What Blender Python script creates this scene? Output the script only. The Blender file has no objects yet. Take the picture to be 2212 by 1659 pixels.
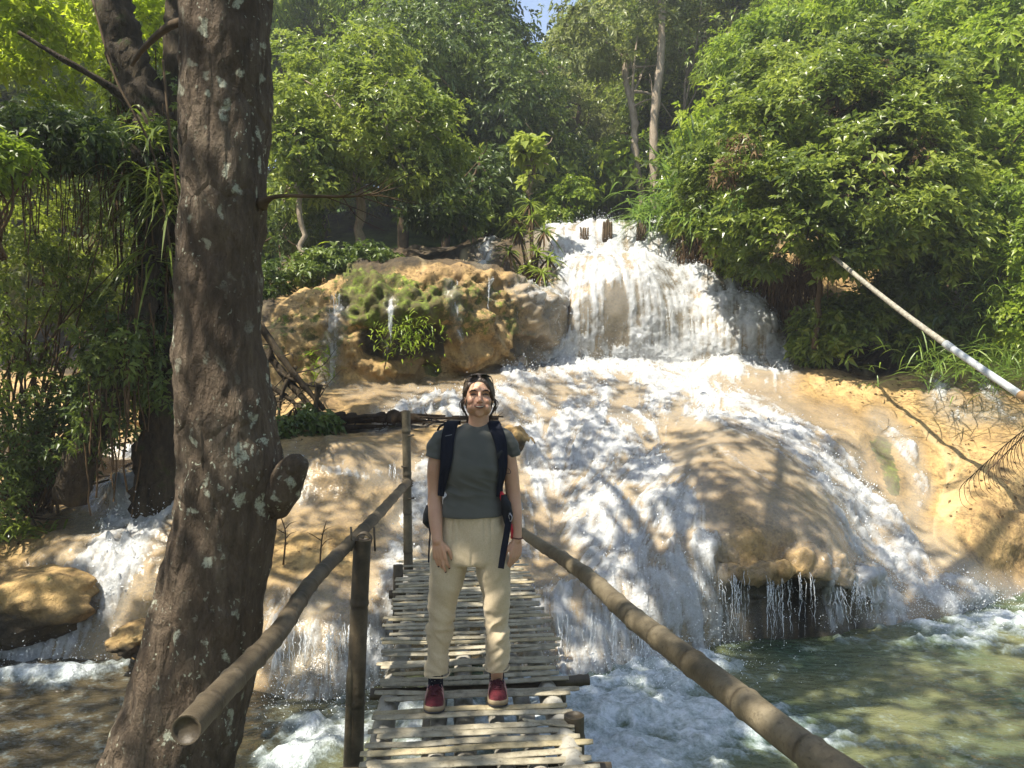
import bpy, bmesh, math, random
import numpy as np
from mathutils import Vector, Matrix
R = math.radians
rng = np.random.default_rng(7)
random.seed(7)
scene = bpy.context.scene
COL = scene.collection

# ---------------- camera, sky, sun, exposure ----------------
F_PX, CX, CY = 1664.0, 1106.0, 829.5          # focal length and centre on a 2212 px wide frame
CAM_Z, PITCH = 1.66, R(-0.912)
cam_d = bpy.data.cameras.new('camera')
cam = bpy.data.objects.new('camera', cam_d); COL.objects.link(cam)
cam_d.sensor_width = 36; cam_d.lens = 36 * F_PX / 2212; cam_d.clip_end = 1000; cam_d.clip_start = 0.05
cam.location = (0, 0, CAM_Z); cam.rotation_euler = (R(90) + PITCH, 0, 0)
scene.camera = cam

SUN_DIR = Vector((-0.40, -0.28, 0.87)).normalized()       # towards the sun
world = bpy.data.worlds.new('World'); scene.world = world; world.use_nodes = True
nt = world.node_tree
sky = nt.nodes.new('ShaderNodeTexSky'); sky.sky_type = 'NISHITA'; sky.sun_disc = False
sky.sun_elevation = math.asin(SUN_DIR.z); sky.sun_rotation = math.atan2(SUN_DIR.x, SUN_DIR.y)
nt.links.new(sky.outputs[0], nt.nodes['Background'].inputs[0])
nt.nodes['Background'].inputs[1].default_value = 0.105
sun_d = bpy.data.lights.new('sun', 'SUN'); sun_d.energy = 5.0; sun_d.angle = R(0.5); sun_d.color = (1, 0.93, 0.80)
sun = bpy.data.objects.new('sun', sun_d); COL.objects.link(sun)
sun.rotation_euler = SUN_DIR.to_track_quat('Z', 'Y').to_euler()
scene.view_settings.view_transform = 'Standard'; scene.view_settings.look = 'None'
scene.view_settings.exposure = 1.35; scene.view_settings.gamma = 1
try:
    scene.cycles.max_bounces = 6; scene.cycles.transparent_max_bounces = 8
    scene.cycles.diffuse_bounces = 3; scene.cycles.glossy_bounces = 2; scene.cycles.transmission_bounces = 3
    scene.cycles.caustics_reflective = False; scene.cycles.caustics_refractive = False
    scene.cycles.sample_clamp_indirect = 6
except Exception: pass

# ---------------- helpers ----------------
_c, _s = math.cos(PITCH), math.sin(PITCH)
def P(px, py, Y):
    """world point at world depth Y seen at (px,py) of the 2212x1659 frame (numpy friendly)"""
    px = np.asarray(px, float); py = np.asarray(py, float); Y = np.asarray(Y, float)
    a = (px - CX) / F_PX; b = (CY - py) / F_PX
    fy = _c - _s * b; fz = _s + _c * b
    k = Y / fy
    return np.stack([a * k + 0 * Y, Y + 0 * k, CAM_Z + fz * k], -1)
def PV(px, py, Y): return Vector(P(px, py, Y).tolist())

def link(o, parent=None):
    COL.objects.link(o)
    if parent is not None: o.parent = parent
    return o
def tag(o, label=None, cat=None, group=None, kind=None):
    if label: o['label'] = label
    if cat: o['category'] = cat
    if group: o['group'] = group
    if kind: o['kind'] = kind
    return o
def empty(name, loc=(0, 0, 0), label=None, cat=None, group=None):
    o = bpy.data.objects.new(name, None); o.location = loc; o.empty_display_size = .2
    link(o); return tag(o, label, cat, group)
def mesh_np(name, V, F, mat=None, parent=None, attrs=None, smooth=True, origin=None):
    """V (n,3) float array, F list of index arrays (m,k); world coordinates, stored relative to parent"""
    V = np.asarray(V, np.float64)
    if origin is not None: off = np.array(origin, float)
    elif parent is not None: off = np.array(parent.matrix_basis.translation if parent.parent is None else parent.parent.matrix_basis.translation + parent.matrix_basis.translation)
    else: off = np.zeros(3)
    Vl = V - off
    me = bpy.data.meshes.new(name)
    if isinstance(F, np.ndarray): F = [F]
    F = [np.asarray(f, np.int32) for f in F if len(f)]
    nl = sum(f.size for f in F); nf = sum(len(f) for f in F)
    me.vertices.add(len(Vl)); me.vertices.foreach_set('co', Vl.astype(np.float32).ravel())
    me.loops.add(nl); me.loops.foreach_set('vertex_index', np.concatenate([f.ravel() for f in F]))
    tot = np.concatenate([np.full(len(f), f.shape[1], np.int32) for f in F])
    st = np.concatenate([[0], np.cumsum(tot)[:-1]]).astype(np.int32)
    me.polygons.add(nf); me.polygons.foreach_set('loop_start', st)
    try: me.polygons.foreach_set('loop_total', tot)
    except Exception: pass
    me.polygons.foreach_set('use_smooth', np.full(nf, smooth))
    me.update(calc_edges=True); me.validate()
    if attrs:
        for k, a in attrs.items():
            a = np.asarray(a, np.float32)
            if a.ndim == 1:
                at = me.attributes.new(k, 'FLOAT', 'POINT'); at.data.foreach_set('value', a)
            else:
                at = me.attributes.new(k, 'FLOAT_VECTOR', 'POINT'); at.data.foreach_set('vector', a.ravel())
    if mat: me.materials.append(mat)
    o = bpy.data.objects.new(name, me); link(o, parent)
    if origin is not None and parent is None: o.location = origin
    return o

# vectorised gradient-ish noise
def _hash(ix, iy, iz, seed):
    h = (ix * 374761393 + iy * 668265263 + iz * 2147483647 + seed * 1274126177) & 0xFFFFFFFF
    h = ((h ^ (h >> 13)) * 1274126177) & 0xFFFFFFFF
    h = h ^ (h >> 16)
    return (h & 0xFFFFFF) / float(0xFFFFFF)
def vnoise(p, scale=1.0, seed=0):
    q = np.asarray(p, float) * scale
    if q.ndim == 1: q = q[None]
    i = np.floor(q).astype(np.int64); f = q - i; f = f * f * f * (f * (f * 6 - 15) + 10)
    out = 0
    for dx in (0, 1):
        wx = f[..., 0] if dx else 1 - f[..., 0]
        for dy in (0, 1):
            wy = f[..., 1] if dy else 1 - f[..., 1]
            for dz in (0, 1):
                wz = f[..., 2] if dz else 1 - f[..., 2]
                out = out + wx * wy * wz * _hash(i[..., 0] + dx, i[..., 1] + dy, i[..., 2] + dz, seed)
    return out * 2 - 1
def fbm(p, scale=1.0, octv=4, seed=0, gain=.5):
    a, s, o, n = 1.0, scale, 0, 0
    for k in range(octv):
        o = o + a * vnoise(p, s, seed + 17 * k); n += a; a *= gain; s *= 2.03
    return o / n
def worley(p, scale=1.0, seed=0):
    q = np.asarray(p, float) * scale; i = np.floor(q).astype(np.int64); best = np.full(q.shape[:-1], 9.0)
    for dx in (-1, 0, 1):
        for dy in (-1, 0, 1):
            for dz in (-1, 0, 1):
                c = i + np.array([dx, dy, dz])
                pt = c + np.stack([_hash(c[..., 0], c[..., 1], c[..., 2], seed + k) for k in (1, 2, 3)], -1)
                best = np.minimum(best, ((q - pt) ** 2).sum(-1))
    return np.sqrt(best)
def sstep(a, b, x):
    t = np.clip((x - a) / (b - a), 0, 1); return t * t * (3 - 2 * t)

# ---------------- material helpers ----------------
class NT:
    def __init__(s, name):
        s.m = bpy.data.materials.new(name); s.m.use_nodes = True; s.t = s.m.node_tree; s.t.nodes.clear()
        s.out = s.n('ShaderNodeOutputMaterial')
    def n(s, ty, **kw):
        nd = s.t.nodes.new(ty)
        for k, v in kw.items(): setattr(nd, k, v)
        return nd
    def l(s, a, b): s.t.links.new(a, b)
    def attr(s, name): return s.n('ShaderNodeAttribute', attribute_name=name)
    def coord(s, kind='Object'): return s.n('ShaderNodeTexCoord').outputs[kind]
    def mapping(s, vec, scale=(1, 1, 1)):
        m = s.n('ShaderNodeMapping'); m.inputs['Scale'].default_value = scale; s.l(vec, m.inputs['Vector']); return m.outputs[0]
    def noise(s, vec, scale, detail=4, rough=.55, dist=0):
        n = s.n('ShaderNodeTexNoise'); n.inputs['Scale'].default_value = scale; n.inputs['Detail'].default_value = detail
        n.inputs['Roughness'].default_value = rough; n.inputs['Distortion'].default_value = dist
        s.l(vec, n.inputs['Vector']); return n.outputs['Fac']
    def vor(s, vec, scale, feat='F1'):
        n = s.n('ShaderNodeTexVoronoi'); n.feature = feat; n.inputs['Scale'].default_value = scale; s.l(vec, n.inputs['Vector']); return n.outputs['Distance']
    def ramp(s, fac, stops, interp='LINEAR'):
        r = s.n('ShaderNodeValToRGB'); r.color_ramp.interpolation = interp; e = r.color_ramp.elements
        while len(e) < len(stops): e.new(.5)
        for x, (p, c) in zip(e, stops):
            x.position = p; x.color = (*c, 1) if len(c) == 3 else c
        s.l(fac, r.inputs[0]); return r.outputs[0]
    def mix(s, fac, a, b, blend='MIX'):
        m = s.n('ShaderNodeMix'); m.data_type = 'RGBA'; m.blend_type = blend
        for ix, v in ((0, fac), (6, a), (7, b)):
            sock = m.inputs[ix]
            if hasattr(v, 'is_output'): s.l(v, sock)
            elif isinstance(v, (int, float)): sock.default_value = v if ix == 0 else (v, v, v, 1)
            else: sock.default_value = (*v, 1)
        return m.outputs[2]
    def math(s, op, a, b=0.0, clamp=False):
        m = s.n('ShaderNodeMath', operation=op); m.use_clamp = clamp
        for sock, v in ((m.inputs[0], a), (m.inputs[1], b)):
            if hasattr(v, 'is_output'): s.l(v, sock)
            else: sock.default_value = v
        return m.outputs[0]
    def mrange(s, v, a, b, c=0, d=1):
        m = s.n('ShaderNodeMapRange'); s.l(v, m.inputs[0])
        for k, x in zip((1, 2, 3, 4), (a, b, c, d)): m.inputs[k].default_value = x
        return m.outputs[0]
    def bump(s, h, strength=.5, dist=.02):
        b = s.n('ShaderNodeBump'); b.inputs['Strength'].default_value = strength; b.inputs['Distance'].default_value = dist
        s.l(h, b.inputs['Height']); return b.outputs[0]
    def bsdf(s, color=None, rough=.6, spec=.5, normal=None, metallic=0, **kw):
        b = s.n('ShaderNodeBsdfPrincipled')
        def put(nm, v):
            if v is None: return
            if hasattr(v, 'is_output'): s.l(v, b.inputs[nm])
            elif isinstance(v, tuple): b.inputs[nm].default_value = (*v, 1)
            else: b.inputs[nm].default_value = v
        put('Base Color', color); put('Roughness', rough); put('Specular IOR Level', spec); put('Metallic', metallic)
        if normal is not None: s.l(normal, b.inputs['Normal'])
        for k, v in kw.items(): put(k.replace('_', ' '), v)
        return b.outputs[0]
    def mixs(s, fac, a, b):
        m = s.n('ShaderNodeMixShader')
        if hasattr(fac, 'is_output'): s.l(fac, m.inputs[0])
        else: m.inputs[0].default_value = fac
        s.l(a, m.inputs[1]); s.l(b, m.inputs[2]); return m.outputs[0]
    def done(s, surf, disp=None):
        s.l(surf, s.out.inputs['Surface']); return s.m

def simple(name, color, rough=.6, spec=.4, nscale=0, namp=.25, bump=0, bscale=40, metallic=0):
    t = NT(name); c = t.coord()
    col = color; nrm = None
    if nscale:
        f = t.noise(c, nscale, 5)
        col = t.mix(t.mrange(f, .3, .7), tuple(x * (1 - namp) for x in color), tuple(min(1, x * (1 + namp)) for x in color))
    if bump: nrm = t.bump(t.noise(c, bscale, 4), bump, .01)
    return t.done(t.bsdf(col, rough, spec, nrm, metallic))

# generic tube along a path with per-point radius
def tube(path, rad, seg=10, cap=True, ell=1.0, roll=0.0, upv=None):
    path = np.asarray(path, float); n = len(path); rad = np.broadcast_to(np.asarray(rad, float), (n,))
    tan = np.gradient(path, axis=0); tan /= np.linalg.norm(tan, axis=1)[:, None] + 1e-12
    ref = np.array(upv if upv is not None else ([0, 0, 1.0] if abs(tan[0][2]) < .9 else [1.0, 0, 0]))
    N = np.zeros_like(path); u = ref - tan[0] * ref.dot(tan[0]); u /= np.linalg.norm(u); N[0] = u
    for i in range(1, n):
        u = N[i - 1] - tan[i] * N[i - 1].dot(tan[i]); N[i] = u / (np.linalg.norm(u) + 1e-12)
    B = np.cross(tan, N)
    a = np.linspace(0, 2 * np.pi, seg, endpoint=False) + roll
    V = path[:, None] + rad[:, None, None] * (np.cos(a)[None, :, None] * N[:, None] * ell + np.sin(a)[None, :, None] * B[:, None])
    V = V.reshape(-1, 3)
    i, j = np.meshgrid(np.arange(n - 1), np.arange(seg), indexing='ij'); j2 = (j + 1) % seg
    F = np.stack([i * seg + j, i * seg + j2, (i + 1) * seg + j2, (i + 1) * seg + j], -1).reshape(-1, 4)
    Fs = [F]
    if cap:
        c0, c1 = len(V), len(V) + 1
        V = np.vstack([V, path[0], path[-1]])
        j = np.arange(seg)
        T = np.vstack([np.stack([np.full(seg, c0), (j + 1) % seg, j], -1), np.stack([np.full(seg, c1), (n - 1) * seg + j, (n - 1) * seg + (j + 1) % seg], -1)])
        Fs.append(T)
    return V, Fs
class MB:
    """collects vertex arrays and faces"""
    def __init__(s): s.V = []; s.F = []; s.A = {}; s.n = 0
    def add(s, V, F, **attrs):
        V = np.asarray(V, float)
        for f in (F if isinstance(F, list) else [F]):
            if len(f): s.F.append(np.asarray(f) + s.n)
        for k, a in attrs.items():
            s.A.setdefault(k, []).append(np.broadcast_to(np.asarray(a, float), (len(V),) if np.ndim(a) < 2 else (len(V), 3)))
        s.V.append(V); s.n += len(V)
        return s
    def tube(s, *a, **k):
        at = k.pop('attrs', {}); V, F = tube(*a, **k); return s.add(V, F, **at)
    def build(s, name, mat, parent=None, smooth=True, origin=None):
        quads = [f for f in s.F if f.shape[1] == 4]; tris = [f for f in s.F if f.shape[1] == 3]
        F = ([np.vstack(quads)] if quads else []) + ([np.vstack(tris)] if tris else [])
        at = {k: np.concatenate(v) for k, v in s.A.items()}
        return mesh_np(name, np.vstack(s.V), F, mat, parent, at, smooth, origin)
def spline(pts, n):
    """Catmull-Rom through points"""
    p = np.asarray(pts, float); p = np.vstack([2 * p[0] - p[1], p, 2 * p[-1] - p[-2]])
    t = np.linspace(0, len(p) - 3 - 1e-9, n); i = t.astype(int); f = (t - i)[:, None]
    a, b, c, d = p[i], p[i + 1], p[i + 2], p[i + 3]
    return .5 * ((2 * b) + (-a + c) * f + (2 * a - 5 * b + 4 * c - d) * f ** 2 + (-a + 3 * b - 3 * c + d) * f ** 3)
# ---------------- terrain: terraces of travertine ----------------
WATER_Z = -0.80
def wl(py): return 2.46 * 1664 / (py - 803.0)     # depth at which the pool surface is seen
# rows from the pool up: px -> (py, Y)
ROWS = [
 # waterline
 {-400:(1400,wl(1400)),0:(1425,wl(1425)),150:(1430,wl(1430)),280:(1440,wl(1440)),450:(1480,wl(1480)),600:(1510,wl(1510)),700:(1520,wl(1520)),800:(1490,wl(1490)),
  1000:(1440,wl(1440)),1200:(1470,wl(1470)),1300:(1460,wl(1460)),1400:(1440,wl(1440)),1500:(1415,wl(1415)),1560:(1398,6.92),1610:(1390,7.0),1700:(1385,7.04),1780:(1380,7.1),1850:(1365,7.3),
  1950:(1350,wl(1350)),2050:(1335,wl(1335)),2130:(1305,wl(1305)),2212:(1285,wl(1285)),2600:(1200,wl(1200))},
 # recess / mid drop
 {-400:(1350,6.8),0:(1370,6.72),150:(1370,6.72),280:(1385,6.6),450:(1410,6.35),600:(1430,6.0),700:(1440,5.92),800:(1400,6.15),
  1000:(1330,6.65),1200:(1385,6.35),1300:(1370,6.45),1400:(1340,6.6),1500:(1290,6.85),1560:(1290,7.08),1610:(1272,7.32),1700:(1270,7.42),1780:(1280,7.42),1850:(1305,7.42),
  1950:(1325,7.6),2050:(1305,7.75),2130:(1285,8.1),2212:(1262,8.6),2600:(1180,9.9)},
 # brow
 {-400:(1300,7.0),0:(1320,6.85),150:(1320,6.85),280:(1340,6.75),450:(1350,6.5),600:(1345,6.15),700:(1355,6.1),800:(1310,6.35),
  1000:(1250,6.9),1200:(1310,6.55),1300:(1290,6.65),1400:(1250,6.85),1500:(1205,7.0),1560:(1222,6.98),1610:(1236,6.82),1700:(1244,6.85),1780:(1258,6.92),1850:(1282,7.1),
  1950:(1305,7.65),2050:(1285,7.85),2130:(1265,8.2),2212:(1235,8.7),2600:(1150,10.1)},
 {-400:(1200,7.4),0:(1225,7.15),150:(1195,7.2),280:(1225,7.15),450:(1230,6.9),600:(1240,6.6),700:(1240,6.6),800:(1230,6.75),
  1000:(1190,7.4),1200:(1220,7.2),1300:(1190,7.25),1400:(1150,7.45),1500:(1120,7.5),1560:(1130,7.42),1610:(1142,7.38),1700:(1162,7.4),1780:(1192,7.42),1850:(1218,7.5),
  1950:(1265,7.95),2050:(1235,8.15),2130:(1190,8.5),2212:(1150,8.9),2600:(1060,10.5)},
 {-400:(1160,8.0),0:(1165,7.75),150:(1150,7.75),280:(1150,7.6),450:(1130,7.4),600:(1130,7.35),700:(1130,7.35),800:(1130,7.5),
  1000:(1120,8.0),1200:(1120,8.0),1300:(1080,8.05),1400:(1045,8.2),1500:(1040,8.15),1560:(1045,8.15),1610:(1055,8.15),1700:(1080,8.2),1780:(1115,8.2),1850:(1150,8.2),
  1950:(1195,8.4),2050:(1120,8.9),2130:(1080,9.1),2212:(1060,9.4),2600:(960,11)},
 {-400:(1120,8.7),0:(1110,8.4),150:(1090,8.5),280:(1075,8.2),450:(1060,7.9),600:(1062,7.75),700:(1060,7.75),850:(1062,7.9),
  1000:(1060,8.4),1100:(1050,8.5),1200:(1030,8.75),1300:(1000,8.95),1400:(975,9.15),1500:(965,9.25),1600:(965,9.3),1700:(995,9.25),1800:(1035,9.2),1900:(1080,9.2),
  2000:(1070,9.5),2100:(1000,9.9),2212:(970,10.1),2600:(880,11.6)},
 {-400:(1090,9.3),0:(1070,9.1),150:(1035,9.3),250:(1010,9.3),350:(1010,8.9),450:(1010,8.5),600:(1008,8.0),700:(1004,8.0),850:(1002,8.2),
  1000:(995,8.7),1100:(975,9.2),1200:(945,9.7),1300:(915,10),1400:(890,10.3),1500:(885,10.4),1600:(893,10.4),1700:(915,10.35),1800:(930,10.3),1900:(930,10.5),
  2000:(910,10.8),2100:(895,11),2212:(890,11.3),2600:(820,12.4)},
 {-400:(1040,10.3),0:(1020,10.2),150:(1000,10.2),250:(996,10.2),350:(990,9.8),450:(985,9.4),600:(945,9.2),700:(938,9.3),850:(926,9.45),
  950:(925,9.6),1050:(915,10),1100:(905,10.3),1200:(878,11),1300:(855,11.5),1400:(842,11.8),1500:(838,12),1600:(835,12),1700:(835,11.9),1800:(838,11.8),1900:(840,11.8),
  2000:(840,11.9),2100:(842,12),2212:(845,12.2),2600:(780,13)},
 {-400:(990,11),0:(980,10.9),150:(965,10.6),250:(962,10.5),350:(955,10.4),450:(940,10.2),600:(900,9.9),700:(874,9.85),850:(872,10.1),
  950:(862,10.4),1050:(850,11),1100:(840,11.4),1200:(825,12.2),1300:(815,12.7),1400:(810,12.9),1500:(808,13),1600:(803,13),1700:(798,12.9),1800:(793,12.7),1900:(788,12.7),
  2000:(783,12.7),2100:(783,12.7),2212:(790,12.7),2600:(700,13.2)},
 # foot of the upper walls
 {-400:(950,12),0:(935,11.9),150:(922,11.6),250:(905,12),350:(888,12),450:(862,11.5),570:(842,11),700:(834,11.1),800:(830,11.3),
  900:(815,11.8),1000:(806,12.2),1050:(797,12.5),1100:(793,13),1200:(788,13.5),1300:(788,13.8),1400:(790,13.9),1500:(792,13.9),1600:(788,13.8),1700:(783,13.6),1800:(780,13.4),1900:(776,13.3),
  2000:(772,13.3),2100:(768,13.2),2212:(765,13.0),2600:(600,12.4)},
 {-400:(900,13.4),0:(880,13),150:(855,13),250:(835,13.2),350:(810,13),450:(765,12),570:(738,11.3),700:(708,11.35),800:(700,11.25),
  900:(695,11.45),1000:(695,11.8),1050:(700,12.3),1100:(700,12.5),1160:(700,12.9),1200:(690,13.9),1300:(680,14.1),1400:(675,14.2),1500:(680,14.2),1600:(690,14.1),1680:(725,13.85),1740:(750,13.7),1900:(735,14),
  2100:(730,13.9),2212:(690,13.5),2600:(400,12.8)},
 {-400:(820,15.4),0:(800,15),150:(780,15),250:(750,15),350:(720,14),450:(680,12.6),570:(650,11.9),650:(632,11.85),700:(622,11.85),750:(600,11.95),800:(590,12.0),
  900:(580,12.1),1000:(580,12.3),1080:(588,12.7),1130:(608,13.1),1170:(640,13.5),1210:(605,14.3),1250:(582,14.7),1300:(577,14.9),1400:(580,15),1500:(602,14.9),1560:(622,14.8),1620:(645,14.5),1680:(692,14.2),1740:(700,14.2),
  1900:(680,14.8),2100:(650,14.8),2212:(600,14.3),2600:(260,13.6)},
 {-400:(740,18.5),0:(720,18),250:(700,18),450:(668,16),570:(640,13.6),700:(610,13.5),800:(577,13.6),
  900:(570,14),1000:(568,14.3),1080:(572,14.6),1130:(590,14.8),1200:(584,15.8),1250:(572,16),1300:(566,16.2),1400:(566,16.2),1450:(572,16),1500:(560,15.6),1560:(570,15.5),1700:(600,15.4),1900:(620,16.4),
  2100:(570,16),2212:(480,15.5),2600:(120,15)},
 # upper lip
 {-400:(640,22.5),0:(620,22),250:(600,22),450:(600,19),570:(620,16.5),700:(592,17),900:(555,17.5),1000:(540,17.8),1050:(525,17.6),1100:(525,17.4),
  1180:(500,17),1220:(492,17),1300:(488,17),1440:(486,17),1480:(488,16.6),1560:(490,16.4),1700:(500,16.5),1900:(530,18),
  2100:(460,17.5),2212:(360,17),2600:(0,17)},
 {-400:(590,27),0:(570,27),250:(560,26),450:(560,24),700:(560,20),900:(535,20),1050:(512,19),1200:(490,18.5),1440:(484,18.5),1560:(460,18),1700:(460,18.5),1900:(470,20),
  2100:(390,20),2212:(280,20),2600:(-100,20)},
]
NSEG = [9, 9, 26, 24, 22, 22, 20, 20, 16, 34, 34, 14, 26, 8]
PXS = np.concatenate([np.arange(-400, -60, 14), np.arange(-60, 2270, 3.4), np.arange(2270, 2600, 14)])
def _row(row):
    ks = sorted(row); x = np.array(ks, float)
    out = []
    for c in (0, 1):
        y = np.array([row[k][c] for k in ks], float)
        # monotone cubic (pchip-like)
        h = np.diff(x); d = np.diff(y) / h; m = np.zeros_like(y)
        m[1:-1] = np.where(d[:-1] * d[1:] > 0, 2 * d[:-1] * d[1:] / (d[:-1] + d[1:] + 1e-12), 0); m[0] = d[0]; m[-1] = d[-1]
        i = np.clip(np.searchsorted(x, PXS) - 1, 0, len(x) - 2); t = (PXS - x[i]) / h[i]
        out.append((2 * t**3 - 3 * t**2 + 1) * y[i] + (t**3 - 2 * t**2 + t) * h[i] * m[i] + (-2 * t**3 + 3 * t**2) * y[i + 1] + (t**3 - t**2) * h[i] * m[i + 1])
    return np.stack(out, -1)
RW = np.stack([_row(r) for r in ROWS])            # rows, cols, 2
base = P(PXS[None, :], RW[..., 0], RW[..., 1])     # rows, cols, 3
foot = base[0].copy(); foot[:, 2] = -1.7; foot[:, 1] -= .35
foot0 = foot.copy(); foot0[:, 1] -= 2.0; foot0[:, 2] = -1.75
def interp_rows(A, nseg):
    """centripetal-like monotone interpolation along rows"""
    n = len(A); d = np.diff(A, axis=0); m = np.zeros_like(A)
    m[1:-1] = np.where(d[:-1] * d[1:] > 0, 2 * d[:-1] * d[1:] / (d[:-1] + d[1:] + 1e-12), 0); m[0] = d[0]; m[-1] = d[-1]
    out = []
    for i in range(n - 1):
        k = nseg[i]
        for t in np.arange(k) / k:
            out.append((2 * t**3 - 3 * t**2 + 1) * A[i] + (t**3 - 2 * t**2 + t) * m[i] + (-2 * t**3 + 3 * t**2) * A[i + 1] + (t**3 - t**2) * m[i + 1])
    out.append(A[-1]); return np.stack(out)
G = interp_rows(np.concatenate([foot0[None], foot[None], base]), [3, 8] + NSEG)
NR, NC = G.shape[:2]
def proj(W):
    """world -> px,py"""
    d = W - np.array([0, 0, CAM_Z]); f = d[..., 1] * _c + d[..., 2] * _s; u = -d[..., 1] * _s + d[..., 2] * _c
    return CX + d[..., 0] / f * F_PX, CY - u / f * F_PX
def blur(A, k=2, it=1):
    for _ in range(it):
        for ax in (0, 1):
            P_ = np.concatenate([np.repeat(A.take([0], ax), k, ax), A, np.repeat(A.take([-1], ax), k, ax)], ax)
            A = sum(P_.take(range(i, i + A.shape[ax]), ax) for i in range(2 * k + 1)) / (2 * k + 1)
    return A
G = blur(G, 3, 2)
SPX, SPY = proj(G)                                  # screen coordinates of the undisplaced sheet
def normals(G):
    n = np.cross(np.gradient(G, axis=1), np.gradient(G, axis=0)); return n / (np.linalg.norm(n, axis=-1)[..., None] + 1e-9)
def stroke(pts, r, s=1.0, soft=.5):
    pts = np.asarray(pts, float); d = np.full(SPX.shape, 1e9)
    rr = np.broadcast_to(np.asarray(r, float), (len(pts),))
    for a, b, ra, rb in zip(pts[:-1], pts[1:], rr[:-1], rr[1:]):
        ab = b - a; t = np.clip(((SPX - a[0]) * ab[0] + (SPY - a[1]) * ab[1]) / (ab @ ab), 0, 1)
        q = np.hypot(SPX - a[0] - t * ab[0], SPY - a[1] - t * ab[1]) / (ra + (rb - ra) * t)
        d = np.minimum(d, q)
    return s * (1 - sstep(1 - soft, 1 + soft, d))
def paint(strokes):
    o = np.zeros(SPX.shape)
    for st in strokes: o = np.maximum(o, stroke(*st))
    return o
moss = paint([([(790,640),(850,690),(900,700)],70,1.15),([(960,640),(1000,690)],40,.7),([(820,610),(900,640)],35,.8),([(1010,630),(1060,640)],30,.6),([(1090,650),(1120,740)],30,.5),
   ([(700,640),(650,700),(680,800)],30,.45),([(740,720),(690,760)],25,.7),([(930,770),(935,800)],18,1.),([(840,650),(870,665)],18,1.),
   ([(1905,960),(1935,1060)],[26,12],1.),([(1190,560),(1225,590)],25,.7),([(240,900),(300,920)],30,.5),([(600,700),(600,800)],30,.5)])
lumpy = paint([([(740,640),(900,650),(1050,640),(1140,650)],60,1.),([(800,740),(900,760),(1000,720)],70,.9),([(1060,720),(1140,760)],60,.9),([(700,640),(640,760)],60,.5),([(1590,1210),(1700,1215),(1800,1240),(1880,1260)],40,.9),
   ([(590,1300),(700,1300)],40,.5),([(200,920),(320,910)],45,.8),([(0,1250),(150,1230)],60,.5),([(1130,960),(1140,1000)],25,.6)])
dirt = np.clip(paint([([(1600,1320),(1700,1320),(1800,1325),(1860,1330)],52,1.2),([(805,740),(870,755),(940,735)],34,1.0),([(1100,740),(1150,750)],20,.6),([(560,560),(760,550),(1000,530),(1150,540)],45,1.),([(1500,520),(1600,600),(1720,700),(1900,730),(2100,700),(2212,600)],80,1.),([(100,1040),(260,1050),(350,1020)],45,.9),([(0,700),(300,700),(500,620)],110,1.),  # cave wall and mound hollow strokes paint in shade; the banks are earth
   ([(0,960),(110,1000)],60,1.),([(630,910),(760,912),(920,912)],9,.9),([(1500,480),(2212,300)],90,1.)]) + (SPY < 470), 0, 1)
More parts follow.
